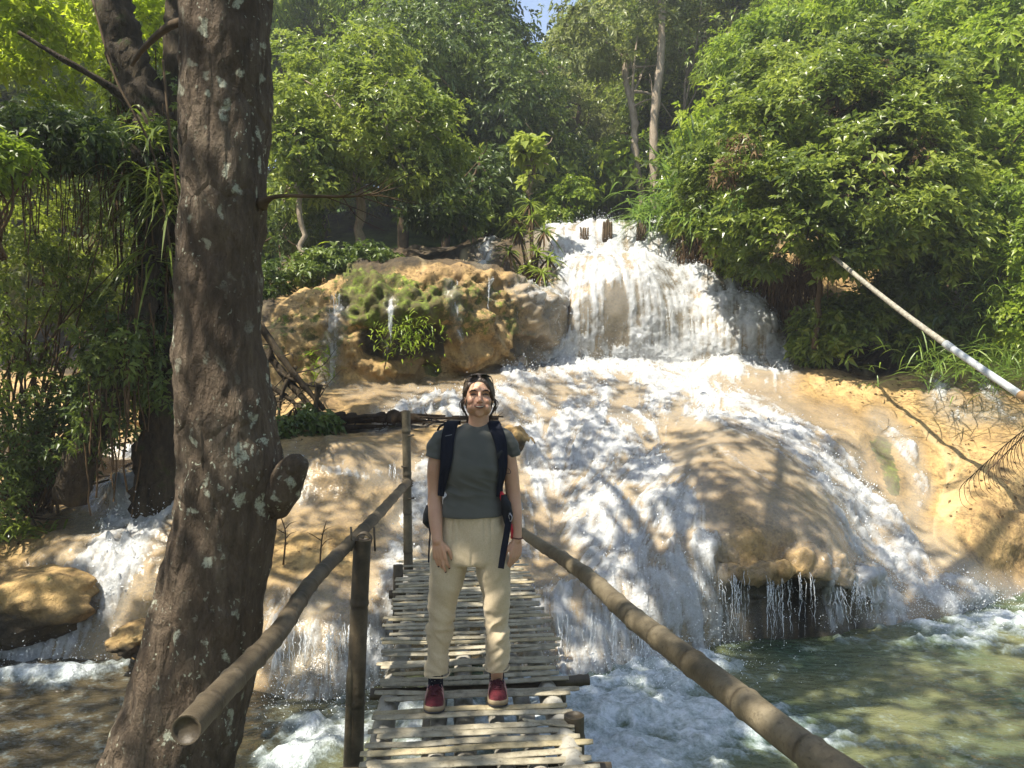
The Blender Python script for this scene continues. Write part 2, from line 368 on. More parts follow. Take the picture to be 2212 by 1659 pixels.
FLOWS = [ # points, radius, strength
 ([(1215,520),(1225,560)],40,1.),([(1300,510),(1300,580)],70,1.),([(1400,510),(1410,580)],55,1.),
 ([(1250,600),(1240,680),(1245,770)],[50,62,75],.88),([(1380,590),(1400,680),(1420,780)],[55,70,80],1.),([(1480,620),(1510,700),(1500,780)],70,.97),([(1590,660),(1610,780)],58,.9),([(1250,770),(1450,780),(1640,780)],26,1.),([(1650,720),(1680,785)],32,.85),
 ([(1140,625),(1190,670),(1200,760)],24,.8),([(1205,740),(1180,800)],30,1.),
 ([(1100,815),(1250,800),(1400,795),(1600,795)],26,1.),([(1250,820),(1120,860),(1000,865),(880,880)],[38,34,22,24],.85),([(870,885),(820,905)],16,.8),([(1100,870),(980,890)],26,.75),
 ([(1150,860),(1150,960),(1180,1060)],40,.9),([(1290,830),(1240,930),(1240,1010),(1290,1100),(1340,1220),(1370,1400)],[50,60,70,90,90,80],.95),
 ([(1420,850),(1370,920),(1330,990)],[45,55,60],.85),([(1400,1010),(1450,1100),(1490,1200),(1520,1380)],[60,60,60,50],.9),
 ([(1530,870),(1660,930),(1760,1010),(1860,1120),(1960,1220),(2080,1300),(2220,1340)],[60,60,62,60,55,50,45],.9),
 ([(1800,1070),(1740,950),(1640,880)],45,.6),([(1900,1130),(1850,1000),(1800,900)],[40,34,26],.5),([(1900,900),(1960,960),(1995,1060),(1960,1130)],[20,18,14,12],.75),
 ([(2030,850),(2070,895),(2200,912)],[22,12,8],.75),([(2120,830),(2150,900)],16,.6),
 ([(1200,1300),(1230,1470)],60,.85),([(1300,1280),(1300,1470)],60,.9),([(1400,1280),(1420,1450)],60,.95),([(1500,1260),(1530,1430)],45,.9),
 ([(1790,1220),(1800,1340)],22,.5),([(1880,1240),(1940,1340)],40,.9),([(1640,1250),(1660,1340)],30,.3),
 ([(920,1020),(900,1130),(860,1260),(800,1400),(740,1520)],[34,40,48,56,60],.85),([(1000,1040),(1000,1180)],60,.6),([(1130,1080),(1130,1250),(1120,1400)],[40,50,60],.55),
 ([(640,1010),(650,1070)],22,.7),([(700,1020),(860,1030)],[8,18],.6),([(600,1070),(630,1040)],16,.7),([(600,1345),(640,1500)],50,.55),([(700,1350),(700,1520)],60,.8),
 ([(730,660),(715,750),(705,825)],[10,12,16],.6),([(842,660),(846,760)],5,.7),([(970,620),(990,740)],7,.5),([(1056,610),(1056,700)],4,.5),
 ([(390,1050),(320,1110),(280,1180),(210,1270),(120,1370),(20,1440)],[50,66,70,76,80,80],1.05),([(180,980),(330,980)],17,.8),([(1040,560),(1070,500)],12,.6),
]
flow = paint(FLOWS)
film = np.clip(blur(paint([([tuple(p) for p in f[0]], np.asarray(f[1]) * 1.7, min(1, f[2] * 1.3)) for f in FLOWS] + [([(1450,900),(1550,980),(1650,1080),(1800,1200)],[60,80,80,50],.8),
   ([(700,1000),(900,980)],40,.6),([(640,1100),(850,1080)],60,.5),([(750,850),(1050,840)],18,.6)]), 3, 1), 0, 1)
recess_shade = paint([([(1590,1300),(1700,1300),(1800,1308),(1870,1325)],48,1.1),([(1590,1380),(1700,1385),(1860,1365)],42,1.1),([(805,740),(870,758),(940,738)],30,.6),([(1105,750),(1150,755)],14,.6),([(590,1430),(700,1440),(770,1420)],40,.6),([(1210,1400),(1400,1400)],40,.45),([(0,1350),(150,1350)],30,.7)])  # shade of the undercut and hollows painted into the rock as near-black
# bulges and ripples in the rock
n0 = normals(G)
big = fbm(G, .55, 3, 3) * .22 + fbm(G * np.array([1, .6, 1]), 1.6, 3, 5) * .07
wl1 = worley(G, 2.6, 4)
lum = (.55 - wl1) * .30 + (.5 - worley(G, 5.2, 9)) * .22 + (.5 - worley(G, 13, 10)) * .07 + fbm(G, 9, 3, 8) * .05
fine = fbm(G, 6, 4, 11) * .022
above = sstep(-.9, -.5, G[..., 2])
hol = paint([([(800,745),(860,765),(930,735)],30,1.),([(1110,745),(1150,755)],20,.7),([(960,700),(975,760)],14,.6)])
swell = paint([([(1000,775),(1060,765),(1110,775)],24,1.),([(1040,700),(1075,740)],26,.9),([(820,655),(920,660)],26,.7),([(870,955),(720,965)],22,.5),([(620,740),(600,800)],30,.6),([(1120,640),(1150,660)],20,.6)])
terr = np.abs(((G[..., 2] * 3.1 + fbm(G, .9, 3, 61) * 1.6) % 1) - .5) * 2
DSP = (big * (1 - .5 * lumpy) + lum * lumpy + fine * (1 - .6 * film) + dirt * fbm(G, 1.2, 4, 21) * .25) * above * .9
DSP = DSP - hol * .24 + swell * .20 + stroke([(1560,1020),(1660,1060),(1760,1130)], 75, 1., .9) * .22 + stroke([(1270,680),(1360,670)], 85, 1., .95) * .45 + stroke([(1560,700),(1610,730)], 60, 1., .95) * .28 + (terr - .5) * .05 * (1 - film) * above
near = sstep(5.5, 7.0, G[..., 1]); DSP *= near
ROCK = G + n0 * DSP[..., None]
i, j = np.meshgrid(np.arange(NR - 1), np.arange(NC - 1), indexing='ij')
GF = np.stack([i * NC + j, i * NC + j + 1, (i + 1) * NC + j + 1, (i + 1) * NC + j], -1).reshape(-1, 4)

t = NT('travertine_rock'); co = t.coord()
n1 = t.noise(co, 1.3, 6, .6); n2 = t.noise(co, 9, 6, .65); n3 = t.noise(co, 45, 5, .6)
tan_ = t.ramp(t.math('ADD', t.math('MULTIPLY', n1, .6), t.math('MULTIPLY', n2, .4)), [(.3, (.20, .125, .055)), (.45, (.36, .235, .095)), (.58, (.50, .335, .135)), (.72, (.60, .44, .21))])
dk = t.mix(t.mrange(t.noise(co, 22, 5, .7), .3, .62), (.10, .065, .03), tan_)
col = t.mix(t.mrange(t.noise(co, 3.1, 4, .7), .42, .62), dk, tan_)
mossc = t.ramp(t.noise(co, 6, 6, .75), [(.32, (.035, .035, .012)), (.46, (.085, .075, .02)), (.56, (.10, .13, .015)), (.68, (.22, .27, .03))])
ma = t.math('ADD', t.attr('moss').outputs['Fac'], t.mrange(t.noise(co, 5, 6, .75), .3, .7, -.75, .45), True)
col = t.mix(t.mrange(ma, .3, .55), col, mossc)
dirt_shade_c = t.ramp(t.noise(co, 5, 6, .7), [(.35, (.018, .014, .008)), (.55, (.06, .042, .02)), (.75, (.11, .08, .035))])
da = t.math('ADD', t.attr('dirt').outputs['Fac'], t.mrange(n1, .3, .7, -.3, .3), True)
col = t.mix(t.mrange(da, .4, .65), col, dirt_shade_c)
shade_fac = t.math('ADD', t.attr('recess_shade').outputs['Fac'], t.mrange(n2, .3, .7, -.3, .3), True)
col = t.mix(t.mrange(shade_fac, .35, .65), col, t.ramp(n2, [(.35, (.008, .007, .005)), (.7, (.035, .028, .016))]))
stn = t.attr('stain').outputs['Fac']
col = t.mix(t.mrange(stn, -.4, -2.0, 0, .6), col, t.mix(.8, col, (.13, .085, .04)))
col = t.mix(t.mrange(stn, .6, 2.2, 0, .45), col, (.60, .48, .27))
wet = t.attr('film').outputs['Fac']
col = t.mix(t.math('MULTIPLY', wet, .35), col, t.mix(.5, col, (.20, .12, .05)))
hb = t.math('ADD', t.math('MULTIPLY', n3, .22), t.math('MULTIPLY', n2, 1.0))
nb = t.bump(t.math('ADD', hb, t.math('MULTIPLY', t.noise(co, 110, 3), .15)), .8, .06)
M_ROCK = t.done(t.bsdf(col, t.mrange(wet, 0, 1, .85, .42), .4, nb))

# ---------------- flow field and foam streaks (line integral convolution) ----------------
Gs = blur(G + n0 * (DSP * .8)[..., None], 4, 2)
gi, gj = np.gradient(Gs, axis=0), np.gradient(Gs, axis=1)
E, Fm, Gg = (gi * gi).sum(-1), (gi * gj).sum(-1), (gj * gj).sum(-1)
det = E * Gg - Fm ** 2 + 1e-12; zi, zj = gi[..., 2], gj[..., 2]
di = -(Gg * zi - Fm * zj) / det; dj = -(E * zj - Fm * zi) / det
ln = np.sqrt(E * di**2 + 2 * Fm * di * dj + Gg * dj**2) + 1e-9
slope = np.clip(ln, 0, 3)      # |grad z| per metre
di /= ln; dj /= ln             # grid steps per metre
di = np.clip(di, -60, 60); dj = np.clip(dj, -60, 60)
def samp(A, y, x):
    y = np.clip(y, 0, A.shape[0] - 1.001); x = np.clip(x, 0, A.shape[1] - 1.001); iy = y.astype(int); ix = x.astype(int); fy = y - iy; fx = x - ix
    return (A[iy, ix] * (1 - fy) * (1 - fx) + A[iy, ix + 1] * (1 - fy) * fx + A[iy + 1, ix] * fy * (1 - fx) + A[iy + 1, ix + 1] * fy * fx)
def lic(src, length, steps):
    I, J = np.meshgrid(np.arange(NR, dtype=float), np.arange(NC, dtype=float), indexing='ij'); acc = src.copy(); w = 1.0
    for sg in (1, -1):
        y, x = I.copy(), J.copy()
        for k in range(steps):
            a, b = samp(di, y, x), samp(dj, y, x); y = y + sg * a * length / steps; x = x + sg * b * length / steps; acc = acc + samp(src, y, x); w += 1
    acc = acc / w; return acc
white = rng.random((NR, NC))
L1 = lic(white, .34, 30); L1 = (L1 - L1.mean()) / L1.std()
L2 = lic(blur(rng.random((NR, NC)), 1, 1), .55, 26); L2 = (L2 - L2.mean()) / L2.std()
L3 = lic(blur(rng.random((NR, NC)), 4, 2), .8, 26); L3 = (L3 - L3.mean()) / L3.std()
SS = lic(blur(rng.random((NR, NC)), 7, 2), 1.2, 26); SS = (SS - SS.mean()) / SS.std() * .7 + L2 * .5
rock = mesh_np('riverbed_rock', ROCK.reshape(-1, 3), GF, M_ROCK, None, {'moss': moss.ravel(), 'dirt': dirt.ravel(), 'film': film.ravel(), 'stain': SS.ravel(), 'recess_shade': recess_shade.ravel()})
tag(rock, kind='structure')
turb = fbm(G, 3.2, 4, 31); turb2 = fbm(G, 12, 3, 33)
curd = 1 - np.abs(fbm(G, 7, 3, 41)) * 3.2
streak = (L1 * .60 + L2 * .62 + L3 * .45)
steep = sstep(.55, 1.6, slope)
fo = flow * 1.16 - .54 + streak * (.20 + .10 * steep) + turb * .70 + turb2 * .20 + (1 - steep) * curd * .12
foam = sstep(-.05, .80, fo) * sstep(.02, .25, flow)
foam = np.maximum(foam, sstep(.9, 2.4, L2 + L3 * .7) * film * .45)
thick = film * .012 + foam * .018 + foam * np.clip(turb2 * .6 + L2 * .15 + turb * .35, -.4, 1.2) * (.02 + .045 * (1 - steep)) 
spike = foam * flow * np.clip(vnoise(G, 19, 77) - .25, 0, 1) ** 1.5 * .16 * (1 - .55 * steep)
WAT = ROCK + n0 * (.006 + thick)[..., None] + np.array([0, 0, 1.]) * spike[..., None]
mask = ((film > .06) & (np.arange(NR)[:, None] > 9)).ravel()
keep = mask[GF].all(1)
WF = GF[keep]; used = np.unique(WF); remap = np.full(NR * NC, -1); remap[used] = np.arange(len(used))
t = NT('cascade_water'); co = t.coord()
fa = t.attr('foam').outputs['Fac']; fi = t.attr('film').outputs['Fac']
hf = t.noise(co, 60, 5, .7); hf2 = t.noise(co, 17, 5, .7)
f2 = t.math('ADD', fa, t.math('ADD', t.mrange(hf, .25, .75, -.20, .20), t.mrange(hf2, .3, .7, -.20, .20)))
ff = t.mrange(f2, .20, 1.05, 0, .93)
nb = t.bump(t.math('ADD', hf, t.math('MULTIPLY', hf2, 1.5)), .9, .03)
nb2 = t.bump(t.noise(co, 35, 3), .35, .02)
d = t.n('ShaderNodeBsdfDiffuse'); d.inputs[0].default_value = (.72, .745, .76, 1); t.l(nb, d.inputs['Normal'])
tl = t.n('ShaderNodeBsdfTranslucent'); tl.inputs[0].default_value = (.8, .84, .86, 1)
fo_s = t.mixs(.25, d.outputs[0], tl.outputs[0])
gl = t.n('ShaderNodeBsdfGlossy'); gl.inputs[0].default_value = (1, 1, 1, 1); gl.inputs['Roughness'].default_value = .16; t.l(nb2, gl.inputs['Normal'])
fr = t.n('ShaderNodeFresnel'); fr.inputs[0].default_value = 1.33; t.l(nb2, fr.inputs['Normal'])
tr = t.n('ShaderNodeBsdfTransparent'); tr.inputs[0].default_value = (.93, .92, .88, 1)
milk = t.n('ShaderNodeBsdfDiffuse'); milk.inputs[0].default_value = (.62, .56, .45, 1)
clear = t.mixs(t.math('MULTIPLY', fr.outputs[0], fi), t.mixs(t.math('MULTIPLY', fi, .28), tr.outputs[0], milk.outputs[0]), gl.outputs[0])
M_WATER = t.done(t.mixs(ff, clear, fo_s))
wat = mesh_np('cascade_water', WAT.reshape(-1, 3)[used], remap[WF], M_WATER, None, {'foam': foam.ravel()[used], 'film': film.ravel()[used]})
tag(wat, kind='structure')

# ---------------- spray: droplets thrown off the white water ----------------
def droplets(C, size, vel, seed):
    """stretched little octahedra"""
    r = np.random.default_rng(seed); n = len(C)
    a = vel / (np.linalg.norm(vel, axis=1)[:, None] + 1e-9); ref = r.normal(size=(n, 3)); b = np.cross(a, ref); b /= np.linalg.norm(b, axis=1)[:, None]; c = np.cross(a, b)
    st = r.uniform(1, 3.2, (n, 1)); s = size[:, None]
    V = np.stack([C + a * s * st, C - a * s * st, C + b * s, C - b * s, C + c * s, C - c * s], 1).reshape(-1, 3)
    T = np.array([[0, 2, 4], [0, 4, 3], [0, 3, 5], [0, 5, 2], [1, 4, 2], [1, 3, 4], [1, 5, 3], [1, 2, 5]])
    F = (T[None] + 6 * np.arange(n)[:, None, None]).reshape(-1, 3); return V, F
area = np.linalg.norm(np.cross(gi, gj), axis=-1)
pr = (foam * flow ** 2 * (.35 + sstep(.2, 1.2, turb + .4) + steep * .5) * (G[..., 2] > -.95) * area).ravel(); pr /= pr.sum()
idx = rng.choice(NR * NC, 38000, p=pr)
nn = n0.reshape(-1, 3)[idx]; cc = WAT.reshape(-1, 3)[idx]
h = rng.exponential(.028, (len(idx), 1)); jit = rng.normal(0, .02, (len(idx), 3))
C = cc + nn * h + np.array([0, 0, 1.]) * h * .8 + jit
vel = nn * rng.normal(.3, .5, (len(idx), 1)) + np.stack([rng.normal(0, .4, len(idx)), -np.ones(len(idx)) * .3, rng.normal(0, 1, len(idx))], -1)
SPRAY = [(C, np.clip(rng.exponential(.0022, len(idx)), .0009, .0065), vel)]
# spray near the foot of the falls, built with the rest of the droplets
def fan(px, py, Y, n, sx, sz, seed):
    r = np.random.default_rng(seed); c = P(px, py, Y); C = c + r.normal(0, 1, (n, 3)) * np.array([sx, .25, .05]); C[:, 2] += np.abs(r.normal(0, sz, n))
    return (C, np.clip(r.exponential(.0020, n), .0008, .004), r.normal(0, 1, (n, 3)) + np.array([0, 0, .6]))
SPRAY += [fan(1330, 1460, 6.1, 1800, .5, .12, 1), fan(1480, 1430, 6.4, 1500, .35, .16, 2), fan(2020, 1320, 7.6, 2600, .5, .16, 3), fan(1930, 1290, 7.5, 1600, .25, .16, 4),
          fan(690, 1520, 5.6, 1500, .3, .12, 5), fan(120, 1420, 6.5, 1200, .5, .1, 6), fan(1780, 1330, 7.3, 700, .35, .16, 7), fan(1200, 780, 13.2, 1800, .4, .3, 8), fan(1450, 790, 13.4, 3000, 1.3, .2, 9), fan(1350, 800, 12.8, 2500, 1.6, .12, 10),
          fan(780, 1480, 5.8, 800, .25, .15, 11), fan(1300, 575, 15.6, 2000, .9, .25, 12)]
Vs, Fs = droplets(np.vstack([s[0] for s in SPRAY]), np.concatenate([s[1] for s in SPRAY]), np.vstack([s[2] for s in SPRAY]), 5)
t = NT('spray'); M_SPRAY = t.done(t.bsdf((.85, .88, .9), .3, .5))
tag(mesh_np('water_spray', Vs, Fs, M_SPRAY), 'fine white droplets thrown up along the cascades and over the plunge foam', 'spray', kind='stuff')

# ---------------- pool ----------------
X = np.concatenate([np.linspace(-60, -6.5, 30), np.arange(-6.4, 6.4, .028), np.linspace(6.5, 60, 30)])
Yv = np.concatenate([np.linspace(-30, 1.4, 20), np.arange(1.5, 9.6, .026), np.linspace(9.8, 14, 8)])
PX, PY = np.meshgrid(X, Yv)
W = np.stack([PX, PY, np.full_like(PX, WATER_Z)], -1)
# foam on the pool, where falls plunge in
def spot(x, y, rx, ry, s=1.): return s * np.exp(-(((PX - x) / rx) ** 2 + ((PY - y) / ry) ** 2))
def pw(px, py): q = P(px, py, 1.0); d = q - np.array([0, 0, CAM_Z]); k = (WATER_Z - CAM_Z) / d[2]; return d[0] * k, d[1] * k
pf = np.zeros_like(PX)
for (px, py, rx, ry, s) in [(1250,1530,.9,.65,1.3),(1400,1470,.6,.5,1.1),(1520,1440,.45,.3,1.),(1300,1620,.9,.7,1.3),(1500,1560,.95,.65,1.25),(1680,1590,.8,.5,.95),(1100,1560,.7,.6,1.),(1000,1640,.6,.5,.95),
     (2050,1350,.6,.35,1.1),(2200,1340,.8,.4,1.15),(2100,1390,.8,.22,.7),(2350,1380,.8,.35,1.),(1850,1385,.5,.16,.6),(1650,1395,.5,.12,.4),
     (720,1580,.5,.45,1.1),(640,1640,.45,.4,.8),(850,1560,.5,.5,1.),(600,1600,.2,.3,.5),(60,1460,.7,.22,1.1),(170,1450,.6,.2,1.),(280,1450,.4,.15,.8),(-100,1470,.7,.3,1.)]:
    x, y = pw(px, py); pf = np.maximum(pf, spot(x, y, rx, ry, s))
Q = W * np.array([1, 1, 1]) ; wv = np.stack([fbm(Q, 1.1, 2, 51), fbm(Q, 1.1, 2, 52), 0 * PX], -1) * .35
n_a = fbm((Q + wv) * np.array([1, 1.5, 1]), 2.2, 4, 53); ridg = 1 - np.abs(fbm((Q + wv) * np.array([1, 1.6, 1]), 4.5, 3, 54)) * 3.0
cellp = worley((Q + wv * .6) * np.array([1, 1.3, 1]), 6.5, 58)
pfoam = sstep(.10, 1.15, pf * 1.20 + n_a * .75 * (pf > .02) + ridg * .30 + (cellp - .5) * .55 - .36) * sstep(.03, .25, pf)
zz = fbm(Q * np.array([.7, 1.5, 1]), 3.0, 3, 55) * .030 + fbm(Q * np.array([.6, 1.7, 1]), 8, 2, 56) * .009
zz += pfoam * (.03 + .08 * n_a + .05 * (cellp - .4) + .03 * fbm(Q, 11, 3, 57) + .02 * np.clip(ridg, -1, 1)); W[..., 2] += zz
r, c = PX.shape; i, j = np.meshgrid(np.arange(r - 1), np.arange(c - 1), indexing='ij')
PF = np.stack([i * c + j, i * c + j + 1, (i + 1) * c + j + 1, (i + 1) * c + j], -1).reshape(-1, 4)
t = NT('pool_water'); co = t.coord()
fa = t.attr('foam').outputs['Fac']; hf = t.noise(co, 26, 5, .7); hf2 = t.noise(co, 7, 4, .7)
ff = t.mrange(t.math('ADD', fa, t.math('ADD', t.mrange(hf, .25, .75, -.34, .34), t.mrange(hf2, .3, .7, -.34, .34))), .08, 1.2, 0, .95)
nb = t.bump(t.math('ADD', hf, t.math('MULTIPLY', hf2, 2)), .7, .05)
nb2 = t.bump(t.noise(t.mapping(co, (1, 1.8, 1)), 9, 4, .55), .7, .06)
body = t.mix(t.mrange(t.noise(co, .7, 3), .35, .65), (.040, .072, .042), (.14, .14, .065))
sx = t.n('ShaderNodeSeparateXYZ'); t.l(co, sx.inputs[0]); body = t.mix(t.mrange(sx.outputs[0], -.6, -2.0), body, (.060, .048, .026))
clear = t.bsdf(body, .06, .8, nb2, IOR=1.33)
foamy = t.bsdf(t.mix(t.mrange(ff, .2, 1), (.35, .45, .47), (.72, .76, .79)), .6, .3, nb)
M_POOL = t.done(t.mixs(ff, clear, foamy))
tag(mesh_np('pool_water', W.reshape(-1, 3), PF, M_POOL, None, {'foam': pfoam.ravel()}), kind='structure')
# ground far below and beyond, reaching the horizon
t = NT('ground'); M_GROUND = t.done(t.bsdf(t.mix(t.noise(t.coord(), 1.5, 5), (.04, .045, .015), (.10, .09, .04)), .95, .2))
g = 600.0
tag(mesh_np('ground', [(-g, -g, -2.2), (g, -g, -2.2), (g, g, -2.2), (-g, g, -2.2)], np.array([[0, 1, 2, 3]]), M_GROUND), kind='structure')
# ---------------- vegetation ----------------
def leaf_mat(name, c0, c1, c2, trans=.35, rough=.42, spec=.5, tint=(.9, 1.0, .25)):
    t = NT(name); a = t.attr('tone').outputs['Fac']
    col = t.ramp(a, [(.1, c0), (.5, c1), (.9, c2)])
    b = t.bsdf(col, rough, spec)
    tl = t.n('ShaderNodeBsdfTranslucent'); t.l(t.mix(.55, col, t.mix(1.0, col, tint, 'MULTIPLY')), tl.inputs[0])
    # brighter through-light than reflection, as in thin leaves
    br = t.mix(1.0, t.mix(.5, col, tint, 'MIX'), col, 'MULTIPLY')
    g = t.n('ShaderNodeGamma'); t.l(col, g.inputs[0]); g.inputs[1].default_value = .82
    t.l(t.mix(.5, g.outputs[0], tint, 'MULTIPLY'), tl.inputs[0])
    return t.done(t.mixs(trans, b, tl.outputs[0]))
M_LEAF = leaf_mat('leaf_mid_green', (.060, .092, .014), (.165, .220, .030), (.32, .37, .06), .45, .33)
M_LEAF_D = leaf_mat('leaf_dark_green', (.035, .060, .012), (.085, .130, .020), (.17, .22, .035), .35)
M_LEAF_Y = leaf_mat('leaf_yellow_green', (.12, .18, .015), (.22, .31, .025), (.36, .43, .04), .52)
M_LEAF_L = leaf_mat('leaf_painted_backlight', (.16, .21, .012), (.32, .40, .02), (.50, .56, .04), .70)  # backlit glow put into the colour as a brighter, yellower leaf
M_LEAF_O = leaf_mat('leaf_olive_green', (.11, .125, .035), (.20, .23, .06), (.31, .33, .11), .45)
M_LEAF_B = leaf_mat('leaf_dry_brown', (.06, .035, .015), (.13, .08, .035), (.22, .15, .07), .2, .7, .2, (1, .8, .5))
M_REED = leaf_mat('reed_blade', (.06, .11, .02), (.13, .22, .03), (.26, .34, .07), .4)
def bark(name, c0, c1, c2, lichen=0.0, moss_=0.0, sc=1.0, bstr=.8):
    t = NT(name); co = t.coord(); mp = t.mapping(co, (1, 1, .28))
    n1 = t.noise(mp, 9 * sc, 6, .7); n2 = t.noise(mp, 32 * sc, 5, .7); n3 = t.noise(co, 2.2 * sc, 4, .6)
    col = t.ramp(t.math('ADD', t.math('MULTIPLY', n1, .6), t.math('MULTIPLY', n2, .4)), [(.33, c0), (.5, c1), (.68, c2)])
    v = t.vor(t.mapping(co, (1, 1, .45)), 22 * sc, 'DISTANCE_TO_EDGE') if lichen else None
    h = t.math('ADD', t.math('ADD', n1, t.math('MULTIPLY', n2, .6)), t.math('MULTIPLY', t.noise(t.mapping(co, (1, 1, .6)), 75 * sc, 4, .7), .35))
    if lichen:
        crack = t.mrange(t.vor(t.mapping(t.n('ShaderNodeTexCoord').outputs['Object'], (1, 1, .38)), 10 * sc, 'DISTANCE_TO_EDGE'), 0, .10)
        crk = t.mix(t.mrange(n3, .4, .6), crack, 1.0)
        h = t.math('ADD', h, t.math('MULTIPLY', crk, .35))
        col = t.mix(t.mrange(n3, .38, .62), col, t.mix(.35, col, (.062, .038, .023)))
        dist = t.n('ShaderNodeVectorMath', operation='ADD'); wn = t.n('ShaderNodeTexNoise'); wn.inputs['Scale'].default_value = 16; wn.inputs['Detail'].default_value = 5
        t.l(co, wn.inputs['Vector']); sc_ = t.n('ShaderNodeVectorMath', operation='SCALE'); t.l(wn.outputs['Color'], sc_.inputs[0]); sc_.inputs['Scale'].default_value = .10
        t.l(t.mapping(co, (1, 1, .62)), dist.inputs[0]); t.l(sc_.outputs[0], dist.inputs[1])
        vz = t.n('ShaderNodeTexVoronoi'); vz.inputs['Scale'].default_value = 15; t.l(dist.outputs[0], vz.inputs['Vector'])
        sel = t.n('ShaderNodeSeparateColor'); t.l(vz.outputs['Color'], sel.inputs[0])
        spot = t.math('MULTIPLY', t.mrange(vz.outputs['Distance'], .36, .24), t.mrange(sel.outputs[0], .62, .65))
        vz2 = t.n('ShaderNodeTexVoronoi'); vz2.inputs['Scale'].default_value = 48; t.l(dist.outputs[0], vz2.inputs['Vector'])
        se2 = t.n('ShaderNodeSeparateColor'); t.l(vz2.outputs['Color'], se2.inputs[0])
        spot2 = t.math('MULTIPLY', t.mrange(vz2.outputs['Distance'], .32, .24), t.mrange(se2.outputs[0], .70, .73))
        clus = t.mrange(t.noise(co, 3.0, 3, .6), .42, .56)
        lc = t.math('MULTIPLY', t.math('MAXIMUM', spot, spot2), clus, True)
        ed = t.math('MULTIPLY', t.math('MULTIPLY', spot, 1.0), t.mrange(t.noise(co, 1.7, 2), .35, .5), True)
        lc = t.math('MAXIMUM', lc, ed)
        lc = t.math('MULTIPLY', lc, t.mrange(t.noise(co, 85, 5, .8), .36, .48), True)
        col = t.mix(t.math('MULTIPLY', lc, lichen), col, (.42, .43, .33))
    if moss_:
        col = t.mix(t.mrange(t.noise(co, 4, 5, .7), .62 - .3 * moss_, .75 - .3 * moss_), col, (.035, .055, .010))
    return t.done(t.bsdf(col, .85, .25, t.bump(h, bstr, .045)))
M_BARK = bark('bark_dark_brown', (.036, .027, .018), (.11, .082, .056), (.21, .165, .115), 1.0, 0, 1.0, 1.0)
M_BARK_M = bark('bark_mossy', (.016, .012, .008), (.048, .035, .020), (.10, .075, .042), 0, .15)
M_BARK_P = bark('bark_pale_grey', (.16, .125, .085), (.30, .24, .17), (.46, .38, .29), 0, 0, 2.0, .4)
M_TWIG = simple('twig_brown', (.09, .062, .035), .9, .2, 8, .4)
M_TWIG_P = simple('twig_pale', (.22, .17, .11), .9, .2, 8, .3)
M_ROOT = simple('hanging_root_brown', (.10, .062, .030), .9, .2, 8, .45)

def unit(v): return v / (np.linalg.norm(v, axis=-1, keepdims=True) + 1e-9)
def leaves(base, direc, up, L, Wd, droop=.25, fold=.18, tone=None):
    """one folded pointed leaf per row, as two quads"""
    n = len(base); direc = unit(direc); side = unit(np.cross(direc, up)); nrm = np.cross(side, direc)
    L = np.broadcast_to(L, (n,))[:, None]; Wd = np.broadcast_to(Wd, (n,))[:, None]
    mid = base + direc * L * .48 + nrm * L * .04 - nrm * Wd * fold * .6
    tip = base + direc * L * (1 - droop * .25) - np.array([0, 0, 1.]) * L * droop
    l = base + direc * L * .42 - side * Wd * .5 + nrm * Wd * fold; r = base + direc * L * .42 + side * Wd * .5 + nrm * Wd * fold
    V = np.stack([base, l, mid, r, tip], 1).reshape(-1, 3); k = 5 * np.arange(n)[:, None]
    F = np.vstack([k + np.array([[0, 3, 2, 1]]), k + np.array([[1, 2, 3, 4]])]) if False else np.vstack([k + np.array([[0, 2, 4, 1]]), k + np.array([[0, 3, 4, 2]])])
    tn = rng.uniform(.1, .9, n) if tone is None else tone
    return V, F, np.repeat(tn, 5)
def rosettes(C, axis, k, L, wr=.38, open_=(.15, .9), droop=.25, tone0=None, r=None):
    """whorls of k leaves round each axis"""
    r = r or rng; n = len(C); axis = unit(axis); ref = r.normal(size=(n, 3)); a = unit(np.cross(axis, ref)); b = np.cross(axis, a)
    th = (np.arange(k)[None] * 2.399 + r.uniform(0, 6.28, (n, 1))); el = r.uniform(*open_, (n, k))
    rad = np.cos(th)[..., None] * a[:, None] + np.sin(th)[..., None] * b[:, None]
    d = unit(rad * np.cos(el)[..., None] + axis[:, None] * np.sin(el)[..., None])
    Ln = (L if np.ndim(L) else np.full(n, L))[:, None] * r.uniform(.6, 1.15, (n, k))
    base = C[:, None] + d * Ln[..., None] * .10 + axis[:, None] * r.uniform(-.25, .1, (n, k, 1)) * Ln[..., None]
    tn = (np.full(n, .5) if tone0 is None else tone0)[:, None] + r.normal(0, .13, (n, k))
    up = np.broadcast_to(axis[:, None], d.shape).reshape(-1, 3) + r.normal(0, .35, (n * k, 3))
    return leaves(base.reshape(-1, 3), d.reshape(-1, 3), up, Ln.ravel(), (Ln * wr).ravel(), droop, .18, np.clip(tn.ravel(), .02, .98))
def crown_pts(blobs, n, r, shell=.55, lump=.35):
    """points through lumpy ellipsoids, denser to the outside; (pts, outward)"""
    vol = np.array([b[1][0] * b[1][1] + b[1][1] * b[1][2] + b[1][0] * b[1][2] for b in blobs], float); vol /= vol.sum()
    which = r.choice(len(blobs), n, p=vol); c = np.array([b[0] for b in blobs], float)[which]; rad = np.array([b[1] for b in blobs], float)[which]
    d = unit(r.normal(size=(n, 3))); f = shell + (1 - shell) * r.random(n) ** .7; f = np.where(r.random(n) < .07, f * r.uniform(1.05, 1.32, n), f)
    f *= 1 + lump * fbm(d * 2.2 + c * .7, 1.0, 3, 5)
    p = c + d * rad * f[:, None]; ins = np.zeros(n, bool)
    for (cc, rr) in blobs:
        q = (p - np.array(cc)) / (np.array(rr) * .55); ins |= (q ** 2).sum(1) < 1
    return p[~ins], d[~ins]
